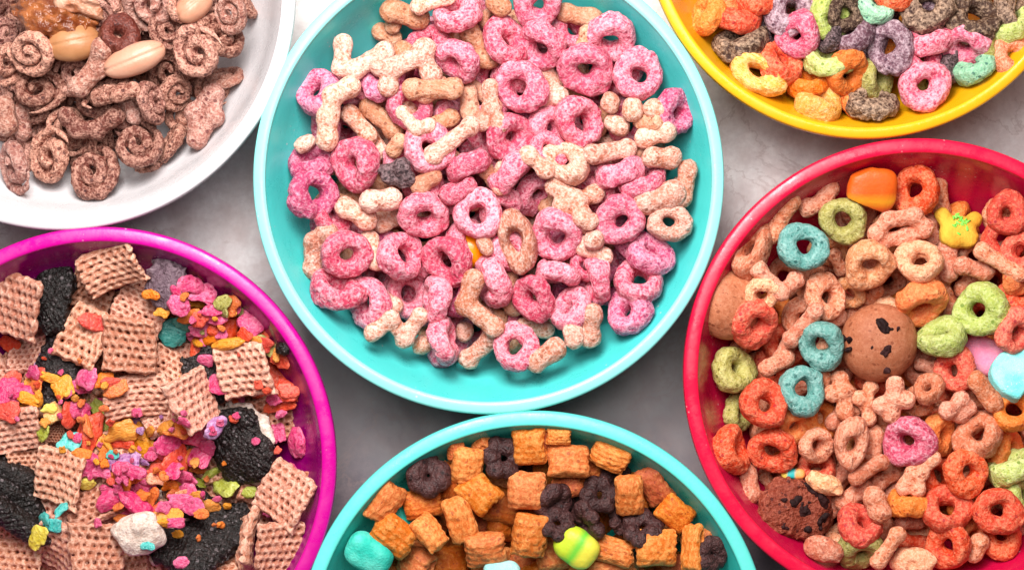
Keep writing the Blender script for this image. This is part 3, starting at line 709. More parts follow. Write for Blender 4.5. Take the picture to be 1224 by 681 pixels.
for st, r, l, c, nn in [
    ([(925,280),(944,240)], 13, 2, 'salmon', bar), ([[(965,248),(985,240)],[(985,240),(993,226)]], 12, 2, 'salmon', bone),
    ([[(1048,278),(1062,262)],[(1062,262),(1092,258)],[(1092,258),(1106,272)],[(1106,272),(1088,284)],[(1088,284),(1058,288)],[(1058,288),(1048,278)]], 11, 1, 'salmon', 'letter loop'),
    ([(1133,295),(1133,325)], 13, 1, 'salmon', bone), ([(1150,318),(1178,325)], 12, 1, 'salmon', bone), ([(1175,300),(1216,328)], 11.5, 0, 'salmon', bar),
    ([(905,322),(932,350),(955,332)], 11, 1, 'salmon', bent), ([(975,372),(945,405)], 11, 1, 'salmon', bar), ([(918,440),(940,428)], 12, 2, 'salmon', bone),
    ([(996,305),(1006,322)], 10, 2, 'salmon', bar), ([[(1005,452),(1010,468)],[(1010,468),(994,470)],[(1010,468),(1010,492)]], 11, 1, 'salmon', 'forked shape'),
    ([[(1071,460),(1071,475)],[(1071,475),(1054,485)],[(1071,475),(1084,478)],[(1071,475),(1066,496)]], 11, 0, 'salmon', 'star shape'),
    ([[(1042,462),(1036,480)],[(1036,480),(1026,476)],[(1036,480),(1040,500)]], 10, 1, 'salmon', 'forked shape'),
    ([[(1130,490),(1148,478)],[(1148,478),(1158,488)],[(1130,490),(1150,496)]], 11, 1, 'salmon', 'arrow shape'), ([(1166,455),(1186,480)], 13, 1, 'salmon', bone),
    ([(1128,350),(1134,366)], 12, 2, 'salmon', bone), ([[(1022,344),(1046,346)],[(1046,346),(1040,356)]], 10, 2, 'salmon', bone), ([(985,390),(1005,380)], 10, 3, 'salmon', bar),
    ([(895,562),(898,590)], 12, 2, 'salmon', bar), ([(1022,570),(1052,552)], 10.5, 0, 'salmon', bar), ([(1050,577),(1072,562)], 11, 1, 'salmon', bar),
    ([[(1080,583),(1092,565)],[(1098,585),(1100,566)],[(1100,566),(1116,548)]], 9.5, 0, 'salmon', 'forked shape'), ([(1010,600),(1030,584)], 13, 1, 'salmon', bone),
    ([(1045,594),(1052,612)], 14, 0, 'salmon', bone), ([(1078,622),(1098,625)], 9.5, 1, 'salmon', bar), ([(1050,670),(1072,638)], 10.5, 0, 'salmon', bar),
    ([(1080,645),(1104,652)], 11, 1, 'red orange', bar), ([(1165,662),(1172,648)], 11, 1, 'salmon', bone), ([(1042,540),(1046,520)], 12, 1, 'salmon', bone),
    ([[(1130,455),(1120,440)],[(1120,440),(1100,435)]], 9, 3, 'salmon', bar), ([(1160,490),(1180,500)], 11, 2, 'salmon', bar), ([(1055,640),(1058,625)], 11, 2, 'salmon', bar),
    ([(995,505),(1008,490)], 11, 2, 'salmon', bone),([(1000,570),(1010,560)], 11, 3, 'salmon', bone),([(1195,460),(1185,445)], 11, 3, 'salmon', bone),
    ([(1145,540),(1135,530)], 11, 3, 'salmon', bone),([(1095,395),(1085,372)], 11, 3, 'salmon', bone),([(1150,345),(1160,335)], 11, 3, 'salmon', bone)]:
    T(b, st, r, l, c, nn, nn.replace(' ', '_'))
one(b, 'oval_nub', lambda: ellip_mesh('oval_nub', 24, 15, 13, 77), 'salmon', 984, 656, 0, ('pointed salmon oval nub below the dark red cookie chunk', 'nub', 'cereal nub', 'FIX'), 0, 0, -20)
one(b, 'oval_nub', lambda: ellip_mesh('oval_nub', 28, 18, 14, 78, extra=lambda P, d: d+3*np.exp(-(P[0]**2+P[1]**2)/30)*(P[2] > 0)), 'peach', 1092, 672, -1, ('pale dimpled oval piece at the bottom edge of the red bowl', 'nub', 'cereal piece', 'FIX'), 0, 0, -5)
def chips(spots, m='chip'):
    def k(o):
        V = MV[o.data.name]
        for n, (x, y, w, h, r) in enumerate(spots):
            me = ellip_mesh('chip', w, h, 5, n+40, 2, 2.6, 6, 1.6, 3, .5, v=1.0)
            c = link('chocolate_chip', me, MATS[m], o)
            d = np.hypot(V[:, 0]-x, V[:, 1]-y); z = V[(d < 4) & (V[:, 2] > 0), 2]
            zz = z.max() if len(z) else 10
            nrm = Vector((x, y, zz*1.1)).normalized()
            c.matrix_parent_inverse = Matrix.Identity(4)
            c.matrix_local = Matrix.Translation((x*S, y*S, (zz-3.3)*S)) @ nrm.to_track_quat('Z', 'Y').to_matrix().to_4x4() @ Matrix.Rotation(math.radians(r), 4, 'Z')
    return k
one(b, 'cookie_ball', lambda: ellip_mesh('cookie_ball', 46, 47, 36, 13, 2.1, 1.3, 26, .5, 8, .2), 'cookie', 1050, 409, -1, ('round brown cookie ball with dark chocolate chips and a smile like crack', 'cookie', 'cookie', 'FIX'), 0, 0, 0, 60,
    chips([(1,22,7,11,40),(5,-8,9,5,20),(6,-32,4,4,0),(-42,5,4,9,0),(17,16,2.5,5,20),(-12,-6,4,2.5,0),(-38,-8,2.5,4,0)]))
one(b, 'cookie_ball', lambda: ellip_mesh('cookie_ball', 40, 42, 30, 14, 2.1, 1.3, 26, .5, 8, .2), 'cookie', 872, 364, 2, ('plain brown cookie ball half hidden against the left wall of the red bowl', 'cookie', 'cookie', 'FIX'), 0, 0, 0, 60)
one(b, 'cookie_chunk', lambda: ellip_mesh('cookie_chunk', 50, 39, 17, 17, 2.7, 2.6, 20, 1.6, 6, .8), 'brick red cookie', 954, 606, -1, ('dark brick red cookie chunk with black chips near the lower left rim', 'cookie', 'cookie', 'FIX'), 14, 300, -8, 60,
    chips([(-10,8,10,5,0),(24,14,14,8,30),(2,-5,14,8,60),(28,-12,12,7,30),(-20,-22,8,4,0),(10,24,13,5,-10),(12,-22,8,4,20),(-26,6,5,4,0)]))
one(b, 'cookie_crumb', lambda: ellip_mesh('cookie_crumb', 27, 13, 10, 19, 2.3, 3, 13, 1.5, 6, .6), 'peach', 986, 578, 1, ('pale crumbly cookie piece behind the dark red cookie chunk', 'cookie crumb', 'cookie', 'FIX'), 20, 60, -20)
one(b, 'sugar_strip', lambda: ellip_mesh('sugar_strip', 14, 7, 7, 20, 2.8, 1, 12, .5, 6, .2), 'striped sugar strip', 948, 566, 1, ('tiny teal and yellow striped candy behind the dark red cookie chunk', 'candy', 'candy', 'FIX'), 0, 0, 0)
one(b, 'candy_corn', lambda: ellip_mesh('candy_corn', 31, 27, 13, 21, 3.0, 2.2, 26, .4, 9, .1, lambda P, d: np.maximum(d, np.abs(P[1]-2)-(12+.42*(P[0]+31)))), 'candy corn', 1042, 226, 0, ('orange and yellow striped candy corn under the upper rim of the red bowl', 'candy corn', 'candy', 'FIX'), 10, 270, 0)
def bearx(P, d):
    e = smin(capsule(P, (-19, 17, 0), (-18, 15, 0), 9.5), capsule(P, (22, 13, 0), (21, 11, 0), 9), 3)
    body = ((np.abs((P[0]-.05*P[1])/23)**3+np.abs((P[1]+5)/21)**3+np.abs(P[2]/11.5)**3)**(1/3)-1)*11.5
    return smin(body, e, 5)+(d*0)+.9*nz(P, 11, 4)+.4*nz(P, 4, 6)
def sprinkles(o):
    rr = random.Random(4)
    for k in range(34):
        a = rr.uniform(0, 6.3); r = 13*math.sqrt(rr.random())
        c = link('green_sprinkle', SPR, MATS['green sprinkle'], o)
        c.matrix_local = Matrix.Translation(((r*math.cos(a)*.8-1)*S, (r*math.sin(a)*1.1+1)*S, 11.2*S)) @ Matrix.Rotation(rr.uniform(0, 6), 4, 'Z') @ Matrix.Diagonal((rr.uniform(.5, 1.2), rr.uniform(.5, 1), 1, 1))
SPR = ellip_mesh('sprinkle', 3.2, 2.0, 2.0, 3, 2, .5, 4, .3, 3, 0, v=.8)
one(b, 'yellow_marshmallow', lambda: ellip_mesh('bear', 31, 27, 12, 22, 2.6, 1.2, 20, .5, 7, .2, bearx), 'yellow marshmallow', 1146, 273, -1, ('yellow bear shaped marshmallow dusted with green sprinkles', 'marshmallow', 'marshmallow', 'FIX'), 6, 90, 0, 70, sprinkles)
def scoop(P, d): return np.maximum(d, -(np.hypot(P[0]-14, P[1]+32)-15))
one(b, 'marshmallow_disc', lambda: disc_mesh('marshmallow_disc', 33, 13, 25, (12, -36, 13)), 'cyan marshmallow', 1216, 448, -1, ('bright cyan marshmallow disc with a scooped edge at the right of the photo', 'marshmallow', 'marshmallow', 'FIX'), 6, 90, 0)
one(b, 'pink_marshmallow', lambda: ellip_mesh('pink_marshmallow', 27, 22, 14, 26, 3.0, 1, 20, .2, 6, .1), 'pink marshmallow', 1174, 424, 2, ('smooth pink marshmallow under the large green ring', 'marshmallow', 'marshmallow', 'FIX'), 12, 270, -30)

# ------------------------------------------------------------------ magenta bowl
b = 'magenta'
WAF = {}
def waffle(x, y, w, h, rot, l, tilt=8, dr=90, v=None):
    i = len(ITEMS)
    def go():
        k = (i if v is None else v) % 6
        if k not in WAF: WAF[k] = waffle_mesh('waffle', 32, 32, k*7+1, [.006, -.004, .009, .004, .012, .007][k], [0, .5, -.4, .3, 0, -.6][k])
        place('magenta', 'waffle_square', WAF[k], MATS['toasted'], x, y, l, orient(tilt, dr, rot-dr), (w/64, h/64, .9), (('toasted waffle square' if tilt < 40 else 'steeply tilted toasted waffle square'), 'waffle square', 'waffle cereal', None), None)
    q(l, go)
for a in [(20,366,70,78,-14,0,12,200),(135,320,78,56,24,0,14,240),(108,345,60,60,-30,2,20,0),(168,372,66,48,-25,1,25,90),(154,412,66,68,-6,-1,8,60),
    (103,402,60,74,-25,1,20,200),(35,424,56,44,5,2),(163,474,78,54,6,0,30,300),(205,443,56,48,-30,2),(293,443,66,68,10,0,10,200),(232,478,66,70,20,0,55,20),
    (212,432,50,50,0,3),(18,514,66,58,10,1,28,280),(33,545,50,40,5,2),(72,570,60,72,-15,0,12,180),(110,600,66,54,22,1,18,120),(116,658,66,68,-3,0,6,0),(72,655,62,74,-10,1,50,200),
    (18,672,72,58,-3,0,10,90),(68,518,26,24,0,3),(195,497,52,44,30,1,50,130),(342,592,68,68,-33,0,10,150),(326,500,60,60,20,2,20,0),(298,645,66,74,10,0,62,170),
    (333,655,60,64,0,1,45,340),(270,672,60,50,20,1,20,90),(190,350,60,56,30,3),(60,470,60,60,0,3),(140,540,60,60,20,4),(150,690,60,60,10,2),(50,620,60,60,40,4)]:
    waffle(*a)
def cookie(x, y, w, h, rot, l, seed, tilt=8, dr=90, cream=None, look='', t=11):
    def kids(o):
        if cream:
            me = ellip_mesh('cream', *cream[3:], seed+3, 2.6, 2.2, 14, 1.0, 6, .3)
            c = link('cream_filling', me, MATS['cream'], o); c.matrix_local = Matrix.Translation(tuple(q_*S for q_ in cream[:3]))
            c['label'] = 'off white cream filling'
    def dots(P, d): return d+.9*np.cos(P[0]*.75)*np.cos(P[1]*.75)*(np.abs(P[2]) > t*.5)
    one('magenta', 'broken_sandwich_cookie', lambda: ellip_mesh('cookie_piece', w, h, t, seed, 2.9, 4.2, 26, 1.6, 7, .8, dots), 'black cookie', x, y, l, (look, 'cookie', 'cookie', 'FIX'), tilt, dr, rot, 60, kids)
cookie(64, 352, 24, 42, -10, 1, 31, look='black cookie piece between the upper waffle squares')
cookie(72, 450, 24, 46, 0, 2, 32, look='black cookie piece in the gap left of the middle waffle squares')
cookie(244, 446, 22, 34, 20, 2, 33, look='black cookie piece left of the right hand waffle square')
cookie(290, 536, 40, 46, 10, -1, 34, 14, 200, (-6, 6, -8, 46, 50, 11), 'large black cookie piece with cream showing round its edge', 13)
cookie(244, 646, 58, 40, 30, -1, 35, 16, 110, (-30, 26, -6, 40, 22, 10), 'large black cookie wedge with cream at the bottom of the bowl', 12)
cookie(10, 590, 48, 17, -35, 0, 36, 0, 0, None, 'upper black cookie slab stacked at the left edge', 14)
cookie(16, 620, 52, 16, -38, -1, 37, 0, 0, None, 'middle black cookie slab stacked at the left edge', 14)
cookie(12, 566, 40, 15, -25, 1, 38, 0, 0, None, 'black cookie slab partly under a waffle square at the left edge', 14)
cookie(338, 416, 13, 11, 0, 2, 39, look='small black cookie bit near the right wall of the magenta bowl')
cookie(226, 600, 30, 16, 0, 1, 46, look='narrow black cookie bit below the lime flakes')
one(b, 'cream_chunk', lambda: ellip_mesh('cream_chunk', 30, 26, 15, 41, 2.6, 3, 16, 1, 6, .4), 'cream', 166, 636, -1, ('white cream chunk on broken black cookie with a turquoise crumb', 'cream chunk', 'cookie cream', 'FIX'), 15, 200, 20)
one(b, 'grey_cereal_lump', lambda: ellip_mesh('grey_lump', 26, 30, 16, 42, 2.2, 4, 13, 2, 5, .9), 'grey', 200, 340, 1, ('greyish purple crusty lump right of the upper waffle square', 'lump', 'cereal lump', 'FIX'))
one(b, 'cookie_crumb', lambda: ellip_mesh('cream_edge', 17, 9, 9, 43, 2.4, 2, 9, 1, 5, .4), 'lilac', 256, 512, -1, ('lilac crumb on the cream edge of the large black cookie', 'crumb', 'cookie crumb', 'FIX'), 0, 0, 50)
FLK = [ellip_mesh('flake', 15, 11, 6.5, 60+k*3, 2.2, 2.8, 11, 1.1, 5, .4, v=1.2) for k in range(8)]
def fo(t, d, r): return orient(t, d, r-d)
def flake(x, y, d, c, l=0, asp=.75, rot=0, tilt=0, dr=0):
    if math.hypot(x-120, y-553) > 248: return
    i = len(ITEMS)
    def go():
        rr = random.Random(i)
        place('magenta', 'fruit_flake', FLK[rr.randrange(8)], MATS[c], x, y, l, fo(tilt or rr.uniform(0, 50), dr or rr.uniform(0, 360), rot), (d/30, d/30*asp*1.15, d/30*.55),
              (f'{c} fruit flake', 'flake', 'cereal flake', None), 60)
    q(l, go)
mg, ho, sr, am, li, le, tu, lc, sg = 'magenta', 'hot orange', 'scarlet', 'amber', 'lime', 'lemon', 'turquoise', 'lilac', 'sea green'
for a in [(205,402,36,sg,-1,1.05,80),(223,386,38,sg,0,.7,-40),(85,527,30,tu,-1,.85,0),(53,620,24,tu,0,.8,0),(64,628,20,tu,0,.9),(73,608,24,tu,-1,.5,55),(135,543,16,tu,-1),(176,652,18,tu,-2,.7),
    (45,642,32,le,-1,1.0,60),(64,494,28,'yellow',0,.9,40),(60,488,20,le,0,.6),(100,578,24,le,0,.9),(116,487,34,li,0,.65,-35),(122,508,20,li,1),(52,518,22,li,0,.8,60),
    (264,368,36,'olive',1,.8),(292,370,40,'olive',1,.7),(268,583,40,li,-1,.62,-15),(238,577,18,li,0),(252,566,26,li,0,.5,25),(296,588,22,li,0,.7,0),
    (108,385,34,sr,0,.8),(126,455,30,ho,0),(130,457,22,sr,0),(104,452,38,mg,0),(96,462,28,mg,1),(8,412,30,sr,0,.9),(45,448,26,sr,0),(60,452,26,am,0,.5,-20),(42,460,32,ho,0,.5,-20),(40,445,24,mg,0),(8,470,40,mg,0,.9),(26,470,34,mg,0),(10,492,34,sr,-1,.8),
    (48,478,24,am,0,.5,80),(84,495,36,sr,0,.8,70),(108,516,44,sr,0,.8,80),(96,542,22,ho,0),(112,558,34,mg,0,.8,70),(120,564,24,mg,0),(148,515,44,am,-1,.65,15),(170,534,34,am,0,1.0),(128,533,22,am,0,.5,-50),(145,528,30,sr,1),
    (196,512,32,am,0,.5,15),(180,516,30,am,0,.4,20),(152,552,34,lc,-1,.7,0),(132,556,20,lc,0),(170,552,20,lc,0,.5),(146,572,34,ho,-1,.9),(162,570,26,ho,0),(142,566,20,am,0),
    (134,598,40,mg,-1,.8,30),(158,600,42,mg,-1,.7,-20),(172,594,26,ho,0),(150,615,26,mg,0),(145,620,20,ho,0),(176,578,20,mg,0),(190,572,32,'salmon',0),(182,590,26,'cream',1),
    (200,530,36,mg,-1,.9),(212,548,40,sr,-1,.9),(205,562,32,mg,-1,.7,-20),(230,520,36,mg,0,.8),(228,545,30,ho,-1,.8),(240,545,34,mg,-1,1.1),(214,514,34,ho,0,.6),(248,534,26,mg,-1,.8),
    (190,540,30,mg,0),(208,573,24,am,0),(220,570,32,mg,0,.7),(222,498,34,mg,1,.8),(186,615,28,sr,-1),(200,612,24,am,-2,.9),(208,615,20,am,-2),(196,606,20,mg,-2),(214,600,30,mg,-2,.7),(230,605,32,mg,-2,.7,-15),(206,590,24,ho,-1),
    (222,585,26,mg,-1),(218,593,22,'peach',-1),(252,604,26,am,-1,.7),(240,614,18,ho,-2),(212,638,14,am,-2),(214,672,20,mg,-2,.8),(195,625,18,am,-2),(258,596,12,mg,-1),(210,625,22,mg,-2,.6),
    (355,533,40,mg,-1,.85,60),(265,460,20,mg,1,.5,-50),(260,456,26,mg,1),(225,460,32,am,1,.35,-40),(235,410,26,am,1,.35,-40),(262,462,28,mg,1),(268,412,44,am,0,.35,5),(252,406,40,ho,1,.4,15),(268,392,44,sr,1,.6),(300,388,36,mg,1,.8,-30),(325,395,30,sr,1),
    (330,410,34,am,1,.4,-60),(335,430,30,sr,1,.8),(325,450,46,sr,1,.6,-50),(310,380,30,mg,2),(232,362,26,am,1,.6),(225,340,34,mg,1,.8),(245,350,34,mg,1),(240,335,24,mg,1),(262,345,44,sr,2,.5,-15),(280,352,40,am,2,.35,-25),(258,378,30,mg,1),(245,378,26,mg,1),
    (215,368,20,ho,1),(195,372,20,am,1),(192,358,20,mg,2),(180,352,22,ho,1,.7),(310,470,24,sr,1),(340,470,34,sr,1,.6,-50),(334,485,44,sr,2,.5,10),(350,560,24,mg,2),(365,568,14,'salmon',1),(240,393,30,mg,1),(246,430,24,mg,2),(275,430,30,mg,2),
    (88,418,30,lc,2),(60,430,34,lc,3),(80,470,20,mg,2),(150,490,24,mg,1),(143,500,34,mg,2,.5),(75,548,20,ho,1),(90,552,30,ho,1,.9),(125,585,20,mg,1),(106,630,18,mg,2),(320,610,26,mg,1),(345,640,26,sr,2),(266,400,16,mg,0),
    (188,560,22,sr,0),(178,545,18,mg,0),(166,585,22,mg,0,.9),(236,560,20,ho,0),(120,480,20,mg,1),(138,485,16,am,1),(35,510,14,li,2),(130,498,22,ho,1),(160,504,20,lc,1)]:
    flake(*a)
# loose scatter between the listed flakes, in the colours of their patch
ANCH = [(230,350,[mg,ho,am,sr]),(290,380,[mg,sr,am,'olive']),(330,440,[sr,am,mg]),(40,460,[mg,sr,am]),(110,480,[mg,ho,am]),(120,530,[sr,ho,am,mg]),(160,540,[am,mg,lc,ho]),(215,535,[mg,sr,ho]),(215,600,[mg,am,ho]),(150,590,[mg,mg,ho]),(310,500,[sr,mg])]
rr = random.Random(12)
for ax_, ay_, cs in ANCH:
    for k in range(5):
        a = rr.uniform(0, 6.3); r_ = 42*math.sqrt(rr.random())
        flake(ax_+r_*math.cos(a), ay_+r_*.8*math.sin(a), rr.uniform(16, 32), rr.choice(cs), rr.choice((0, 1, 1, 2)) if ay_ < 590 else -1, rr.uniform(.5, .95), rr.uniform(0, 180))

for k in range(40):
    a = rr.uniform(0, 6.3); r_ = math.sqrt(rr.random())
    flake(268+62*r_*math.cos(a), 385+58*r_*math.sin(a), rr.uniform(22, 40), rr.choice([mg, mg, sr, ho, am, 'olive']), 3, rr.uniform(.6, .95), rr.uniform(0, 180))
def crumbs(x, y, d, c):
    if math.hypot(x-120, y-553) > 228: return
    i = len(ITEMS)
    def go():
        r = random.Random(i); place('magenta', 'cereal_crumb', FLK[r.randrange(8)], MATS[c], x, y, -3, orient(r.uniform(0, 60), r.uniform(0, 360), 0), (d/28,)*3, (f'tiny {c} crumb', 'crumb', 'cereal crumb', None), 70)
    q(-3, go)
for ax_, ay_, cs in ANCH:
    for k in range(9):
        a = rr.uniform(0, 6.3); r_ = 58*math.sqrt(rr.random())
        crumbs(ax_+r_*math.cos(a), ay_+r_*.9*math.sin(a), rr.uniform(6, 13), rr.choice(cs))
rd = random.Random(5)
def scatter(bk, cx, cy, rad, n, fn, x0=-20, x1=1240, y0=-20, y1=700, gap=15):
    pts = []
    for _ in range(n*30):
        if len(pts) >= n: break
        a = rd.uniform(0, 6.283); r = rad*math.sqrt(rd.random()); x, y = cx+r*math.cos(a), cy+r*math.sin(a)
        if x0 < x < x1 and y0 < y < y1 and all(math.hypot(x-u, y-v) > gap for u, v in pts): pts.append((x, y)); fn(bk, x, y)
def sc_centre(bk, x, y):
    k = rd.random(); a = rd.uniform(0, 6.3); s = rd.uniform(8, 14)
    if k < .45: T(bk, [(x-s*math.cos(a), y-s*math.sin(a)), (x+s*math.cos(a), y+s*math.sin(a))], 12, rd.choice((2, 3, 4)), rd.choice(('beige', 'beige', 'tan')), 'bone shape', 'bone_shape')
    else: R(bk, x, y, rd.uniform(50, 60), rd.uniform(10, 70), rd.uniform(0, 360), rd.choice((3, 4, 4)), rd.choice(('pink', 'pink', 'mauve')))
def sc_red(bk, x, y):
    k = rd.random(); a = rd.uniform(0, 6.3); s = rd.uniform(8, 15)
    if k < .55: T(bk, [(x-s*math.cos(a), y-s*math.sin(a)), (x+s*math.cos(a), y+s*math.sin(a))], 11, rd.choice((2, 3, 4)), 'salmon', 'bone shape', 'bone_shape')
    else: R(bk, x, y, rd.uniform(40, 50), rd.uniform(5, 50), rd.uniform(0, 360), rd.choice((2, 3, 4)), rd.choice(('salmon', 'salmon', 'peach')))
scatter('centre', 584, 215, 205, 62, sc_centre, gap=38)
scatter('red', 1099, 447, 215, 52, sc_red, gap=38)
scatter('yellow', 1034, -80, 205, 16, lambda bk, x, y: R(bk, x, y, 56, rd.uniform(10, 60), rd.uniform(0, 360), 4, rd.choice(('orange', 'pink', 'brown', 'olive', 'purple'))), gap=42)
b = 'white'
scatter('white', 90, 20, 190, 26, lambda bk, x, y: curl(x, y, rd.uniform(50, 62), rd.uniform(10, 60), rd.uniform(0, 360), 4, 'chocolate', rd.randrange(4)), gap=38)
b = 'lower'
scatter('lower', 638, 773, 235, 16, lambda bk, x, y: pillow(x, y, 46, 42, rd.uniform(0, 180), 4), gap=42)
# ------------------------------------------------------------------ buried pieces under the visible layer of every bowl
FILL = {'centre': ['pink', 'pink', 'beige', 'mauve', 'tan'], 'white': ['chocolate'], 'lower': ['deep orange'], 'yellow': ['orange', 'pink', 'brown', 'purple', 'olive', 'yellow'], 'red': ['salmon', 'orange', 'red orange', 'salmon', 'salmon'], 'magenta': ['toasted']}
rf = random.Random(99)
for bk, bb in BOWLS.items():
    cx, cy = bb['c']; sp = 34 if bk == 'white' else 42
    for gi in range(-8, 9):
        for gj in range(-8, 9):
            x = cx+gi*sp+(gj % 2)*sp/2+rf.uniform(-7, 7); y = cy+gj*sp*.87+rf.uniform(-7, 7)
            rad = 196 if bk != 'white' else 180
            px, py = 612+x/1.03, 340.5-y/1.03
            if math.hypot(x-cx, y-cy) > rad*bb['k'] or not (-45 < px < 1270 and -45 < py < 725): continue
            cc = rf.choice(FILL[bk]); inf = None
            def go(bk=bk, px=px, py=py, cc=cc, s=rf.random()):
                if bk == 'white': place(bk, 'chocolate_curl', CURLS[int(s*4)], MATS['chocolate'], px, py, 9, orient(s*50, s*777, s*999), (.85,)*3, ('brown chocolate curl', 'curl', 'cereal curl', 'BURIED'), 60)
                elif bk == 'lower': place(bk, 'pillow_cereal', PILF, MATS[cc], px, py, 9, orient(s*50, s*777, s*999), (.95,)*3, ('deep orange puffed pillow', 'pillow', 'pillow cereal', 'BURIED'), 60)
                elif bk == 'magenta': place(bk, 'waffle_square', WAFF, MATS[cc], px, py, 9, orient(s*50, s*777, s*999), (.8,)*3, ('toasted waffle square', 'waffle', 'waffle cereal', 'BURIED'), 60)
                else:
                    M_ = np.array(orient(s*60, s*777, s*999))*.88; V = MV[RINGL[int(s*3)].name] @ M_.T
                    x, y = W(px, py, -110); z = settle(V, x, y, 60)
                    DEEP.append((V+np.array([x, y, z-ZT]), RINGL[int(s*3)], cc))
            q(9, go)
DEEP = []; RINGL = [ring_mesh('deep_ring_a', 7, .3, v=2.3), ring_mesh('deep_ring_b', 17, .27, v=2.3), ring_mesh('deep_ring_c', 27, .33, v=2.3)]
PILF = pillow_mesh('pillow', 24, 22, 14.5, 61); WAFF = waffle_mesh('waffle', 32, 32, 62)

for l, n, fn in sorted(ITEMS, key=lambda t: (-t[0], t[1])): fn()

# the bottom layer of rings, seen only in slivers through the gaps: one mass
VV, QQ, MI, off = [], [], [], 0; names = sorted({d_[2] for d_ in DEEP})
for V, me, cc in DEEP:
    Qm = np.zeros(len(me.loops), np.int32); me.loops.foreach_get('vertex_index', Qm); Qm = Qm.reshape(-1, 4)
    VV.append(V); QQ.append(Qm+off); MI.append(np.full(len(Qm), names.index(cc), np.int32)); off += len(V)
dm = mesh_from('bottom_cereal', np.concatenate(VV), np.concatenate(QQ))
dm.materials.clear()
for n_ in names: dm.materials.append(MATS[n_])
dm.polygons.foreach_set('material_index', np.concatenate(MI)); dm.update()
do = bpy.data.objects.new('bottom_cereal_layer', dm); col.objects.link(do)
tag(do, 'mixed cereal rings packed below the top pieces, glimpsed through the gaps', 'cereal', kind='stuff')

# ------------------------------------------------------------------ labels: look, bowl, clock place, neighbour
BN = {'centre': 'the pink bowl', 'white': 'the white bowl', 'lower': 'the bottom bowl', 'yellow': 'the yellow bowl', 'red': 'the red bowl', 'magenta': 'the magenta bowl'}
BN['centre'] = 'the centre bowl'
NUM = ['twelve', 'one', 'two', 'three', 'four', 'five', 'six', 'seven', 'eight', 'nine', 'ten', 'eleven']
ORD = ['leftmost', 'second from left', 'third from left', 'fourth from left', 'fifth from left', 'sixth from left', 'seventh from left', 'eighth from left', 'ninth from left', 'tenth from left']
CEN = {'centre': (584, 213), 'white': (130, 80), 'lower': (640, 640), 'yellow': (1020, 50), 'red': (1050, 430), 'magenta': (180, 480)}
def dirword(dx, dy):
    a = math.degrees(math.atan2(-dy, dx)) % 360
    return ['right of', 'upper right of', 'above', 'upper left of', 'left of', 'lower left of', 'below', 'lower right of'][int((a+22.5)//45) % 8]
used = {}
for p in PLACED:
    look, noun, cat, g = p['info']; o = p['o']; bk = p['b']
    o['category'] = cat
    inside = 0 <= p['x'] <= 1224 and 0 <= p['y'] <= 681
    if g == 'BURIED':
        o['label'] = f'{look} half buried in the bottom layer of {BN[bk]}'; o['group'] = f'{noun} pieces buried in {BN[bk]}'; p['lab'] = o['label']; continue
    gname = {'ring': 'rings', 'nub': 'nubs', 'curl': 'curls', 'pillow': 'pillows', 'waffle square': 'waffle squares', 'flake': 'flakes'}.get(noun, noun+' pieces')
    if g == 'FIX': o['label'] = look; p['lab'] = look; used.setdefault(look, []).append(p); continue
    o['group'] = f"cereal {gname} in {BN[bk]}"
    p['lab'] = None
def nb(p, cands):
    best = sorted(cands, key=lambda k: math.hypot(k['x']-p['x'], k['y']-p['y']))
    return best
vis = [p for p in PLACED if p['info'][3] != 'BURIED']
todo = [p for p in vis if p['lab'] is None]
def short(i):
    w = [x for x in i[0].split() if x not in ('cereal', 'lying', 'flat', 'standing', 'on', 'edge', 'tilted', 'steeply', 'small', 'tiny', 'puffed', 'fruit', 'toasted', 'spiral', 'oval', 'straight', 'short')]
    w = [x for n, x in enumerate(w) if x not in w[:n]]
    return ' '.join(w[:3])
def make(p, lvl):
    cx, cy = CEN[p['b']]; dx, dy = p['x']-cx, p['y']-cy
    r = math.hypot(dx, dy); cl = NUM[int(round(((math.degrees(math.atan2(dx, -dy))) % 360)/30)) % 12]
    bn = BN[p['b']].replace('the ', '')
    where = f"middle of {bn}" if r < 40 else f"{cl} o'clock in {bn}"
    ns = nb(p, [k for k in vis if k is not p and k['b'] == p['b'] and short(k['info']) != short(p['info']) and k['info'][3] != 'FIX' and k['info'][1] != 'crumb'])[:6]
    k = ns[lvl % len(ns)]
    look = p['info'][0].replace(' cereal ring', ' ring').replace(' cereal nub', ' nub').replace('chocolate cereal curl', 'chocolate curl').replace('standing on edge', 'on edge')
    return f"{look}, {where}, {dirword(p['x']-k['x'], p['y']-k['y'])} {short(k['info'])}"
labs = {}
for p in todo:
    for lvl in range(6):
        s_ = make(p, lvl)
        if s_ not in labs and len(s_.split()) <= 16: break
    labs.setdefault(s_, []).append(p)
for s_, ps in labs.items():
    ps.sort(key=lambda p: p['x'])
    for n, p in enumerate(ps):
        p['lab'] = p['o']['label'] = s_ if len(ps) == 1 else ORD[min(n, 9)]+' '+s_
        assert len(p['lab'].split()) <= 17, p['lab']
for o in bpy.data.objects:
    if o.get('label') and len(o['label'].split()) > 16: print('LONG', o['label'])
bpy.context.view_layer.update()

